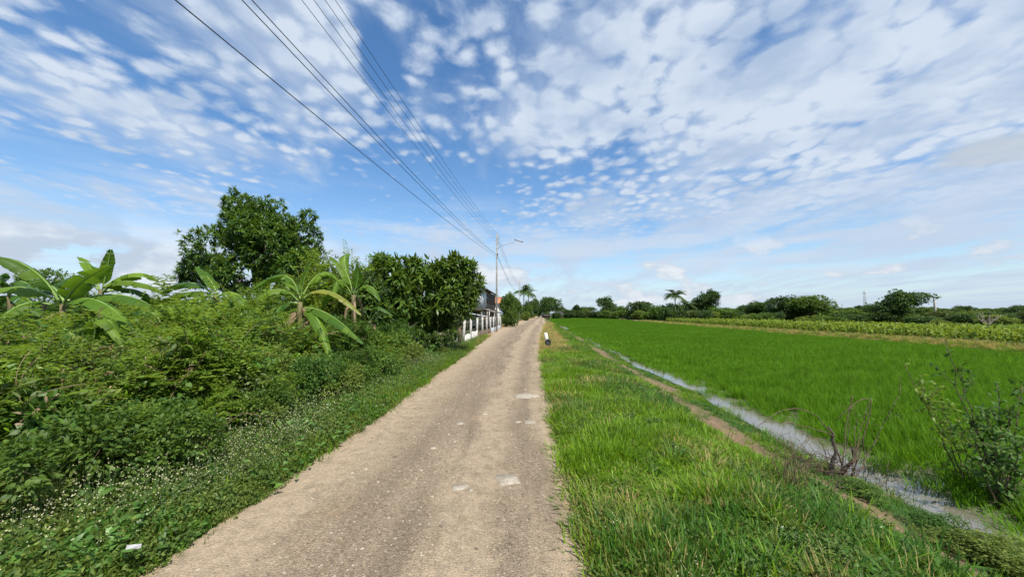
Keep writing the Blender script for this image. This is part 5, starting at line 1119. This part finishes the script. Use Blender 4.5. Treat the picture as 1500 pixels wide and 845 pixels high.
# crop strip behind the bund
def crop():
    def cp(): 
        m = MB(); k = 9
        for i in range(5):
            az = rng.uniform(0, 6.28); e = np.array([.28 * math.cos(az), .28 * math.sin(az), rng.uniform(.7, 1.15)]); C = bez((0, 0, 0), e * .5, e, 6)[rng.integers(2, 6, k)]; leaves(m, C, rdir(k, -.05), rdir(k, 1.5), rng.uniform(.18, .3, k), .14, T_HRT)
        return m.mesh('crop_plant', 'cassava')
    c = proto_coll('crop', [cp() for _ in range(4)] ); P_ = []
    for y in np.arange(6, 95, .8):
        e = float(fE(y)); d = np.interp(y, [6, 40, 95], [12, 13, 9]); xs = np.arange(e + 2.6, e + 2.6 + d, .85); xs = xs + rng.normal(0, .12, len(xs)); P_.append(np.stack([xs, y + rng.normal(0, .15, len(xs)), gz(xs, np.full(len(xs), y))], 1))
    P_ = np.concatenate(P_); n = len(P_); P_ = P_[rng.random(n) < .88]; n = len(P_); s = rng.uniform(.7, 1.15, n)
    scatter('field_crop', P_, c, rng.integers(0, 4, n), np.stack([s] * 3, 1), np.stack([0 * s, 0 * s, rng.uniform(0, 6.28, n)], 1), 'yellowish green leafy crop in rows beyond the paddy bund', 'crop')
    n = 7000; y = 4 * (120 / 4) ** rng.random(n); x = fE(y) + .2 + 2.6 * rng.random(n); sc = rng.uniform(1, 2.0, n)
    scatter('bund_grass', xyz(x, y), tuftsB, pick(np.tile([[.3, .3, .3, .5, .5, .5, 1, 1, 1.6, 1.6]], (n, 1))), np.stack([sc, sc, sc * .75], 1), np.stack([0 * x, 0 * x, rng.uniform(0, 6.28, n)], 1), 'dry and green grass along the bund edging the paddy', 'grass')
    n = 5000; y = rng.uniform(8, 110, n); x = fE(y) + 10 + 60 * rng.random(n); sc = rng.uniform(1.5, 3.5, n)
    scatter('field_grass', xyz(x, y), tuftsB, pick(np.tile([[1, 1, 1, 1, 1, 1, 1, 1, .2, .2]], (n, 1))), np.stack([sc, sc, sc * .7], 1), np.stack([0 * x, 0 * x, rng.uniform(0, 6.28, n)], 1), 'rough green grass among the scrub beyond the crop strip', 'grass')
crop()
# bleached dead tree, concrete post, towers
def deadtree():
    D = 43; x = (1444 - 750) / F * D; z = float(gz(x, D)); t = thing('dead_tree', (x, D, z), 'bleached leafless dead tree on the crop strip', 'tree'); f = np.array([0, 0, .9]); m = MB(); tube(m, wobble(bez((0, 0, -.1), (.05, 0, .5), f, 6), .02), np.linspace(.10, .07, 6), 6); m.build('trunk', 'palebark', t, True)
    for i in range(9):
        a = i * .75 + rng.normal(0, .2); r = rng.uniform(.7, 1.35); e = f + (r * math.cos(a), .6 * r * math.sin(a), rng.uniform(.6, 1.6)); q = wobble(bez(f - (0, 0, .1 * (i % 4)), f + (e - f) * (.5, .5, .3), e, 8), .04); m = MB(); tube(m, q, np.linspace(.05, .015, 8), 5)
        for j in range(3): s = q[3 + j]; tube(m, wobble(np.linspace(s, s + rdir(1, .6)[0] * .5, 4), .03), np.linspace(.02, .008, 4), 4)
        m.build('branch', 'palebark', t, True)
deadtree()
x, y = pxpole(1369, 72); m = MB(); t = thing('concrete_post', (x, y, float(gz(x, y))), 'plain concrete post rising out of the scrub beyond the crop', 'post'); box(m, (0, 0, 2.2), (.30, .30, 4.9), bev=.03); m.build('shaft', 'concrete', t); m = MB(); box(m, (0, 0, 4.72), (.34, .34, .14), bev=.02); m.build('cap', 'concrete', t)
def tower(px, ytop, D, label):
    x, y = pxpole(px, D); z = float(gz(x, y)); H = CH + (460 - ytop) / F * D - z; t = thing('telecom_tower', (x, y, z), label, 'tower'); m = MB(); b, tp = H * .045, H * .018
    cs = [(-1, -1), (1, -1), (1, 1), (-1, 1)]
    for sx, sy in cs: q = MB(); tube(q, [(sx * b, sy * b, -.3), (sx * tp, sy * tp, H * .94)], .16 * H / 40, 5); q.build('leg', 'steel', t)
    for k in range(14):
        f0, f1 = k / 14, (k + 1) / 14; w0, w1 = b + (tp - b) * f0, b + (tp - b) * f1
        for i in range(4):
            a, c = cs[i], cs[(i + 1) % 4]; tube(m, [(a[0] * w0, a[1] * w0, H * .94 * f0), (c[0] * w1, c[1] * w1, H * .94 * f1)], .08 * H / 40, 4); tube(m, [(a[0] * w1, a[1] * w1, H * .94 * f1), (c[0] * w1, c[1] * w1, H * .94 * f1)], .08 * H / 40, 4)
    m.build('lattice', 'steel', t)
    for i in range(3): q = MB(); a = i * 2.1; box(q, (math.cos(a) * H * .04, math.sin(a) * H * .04, H * .88), (.5 * H / 40, .3 * H / 40, 3.0 * H / 40), a); q.build('antenna', 'whitepaint', t)
    q = MB(); tube(q, [(0, 0, H * .9), (0, 0, H)], .08 * H / 40, 5); q.build('mast', 'steel', t)
tower(1267, 424, 620, 'slender telecom tower on the skyline behind the trees'); tower(1233, 444, 1100, 'tiny faraway telecom mast on the skyline')
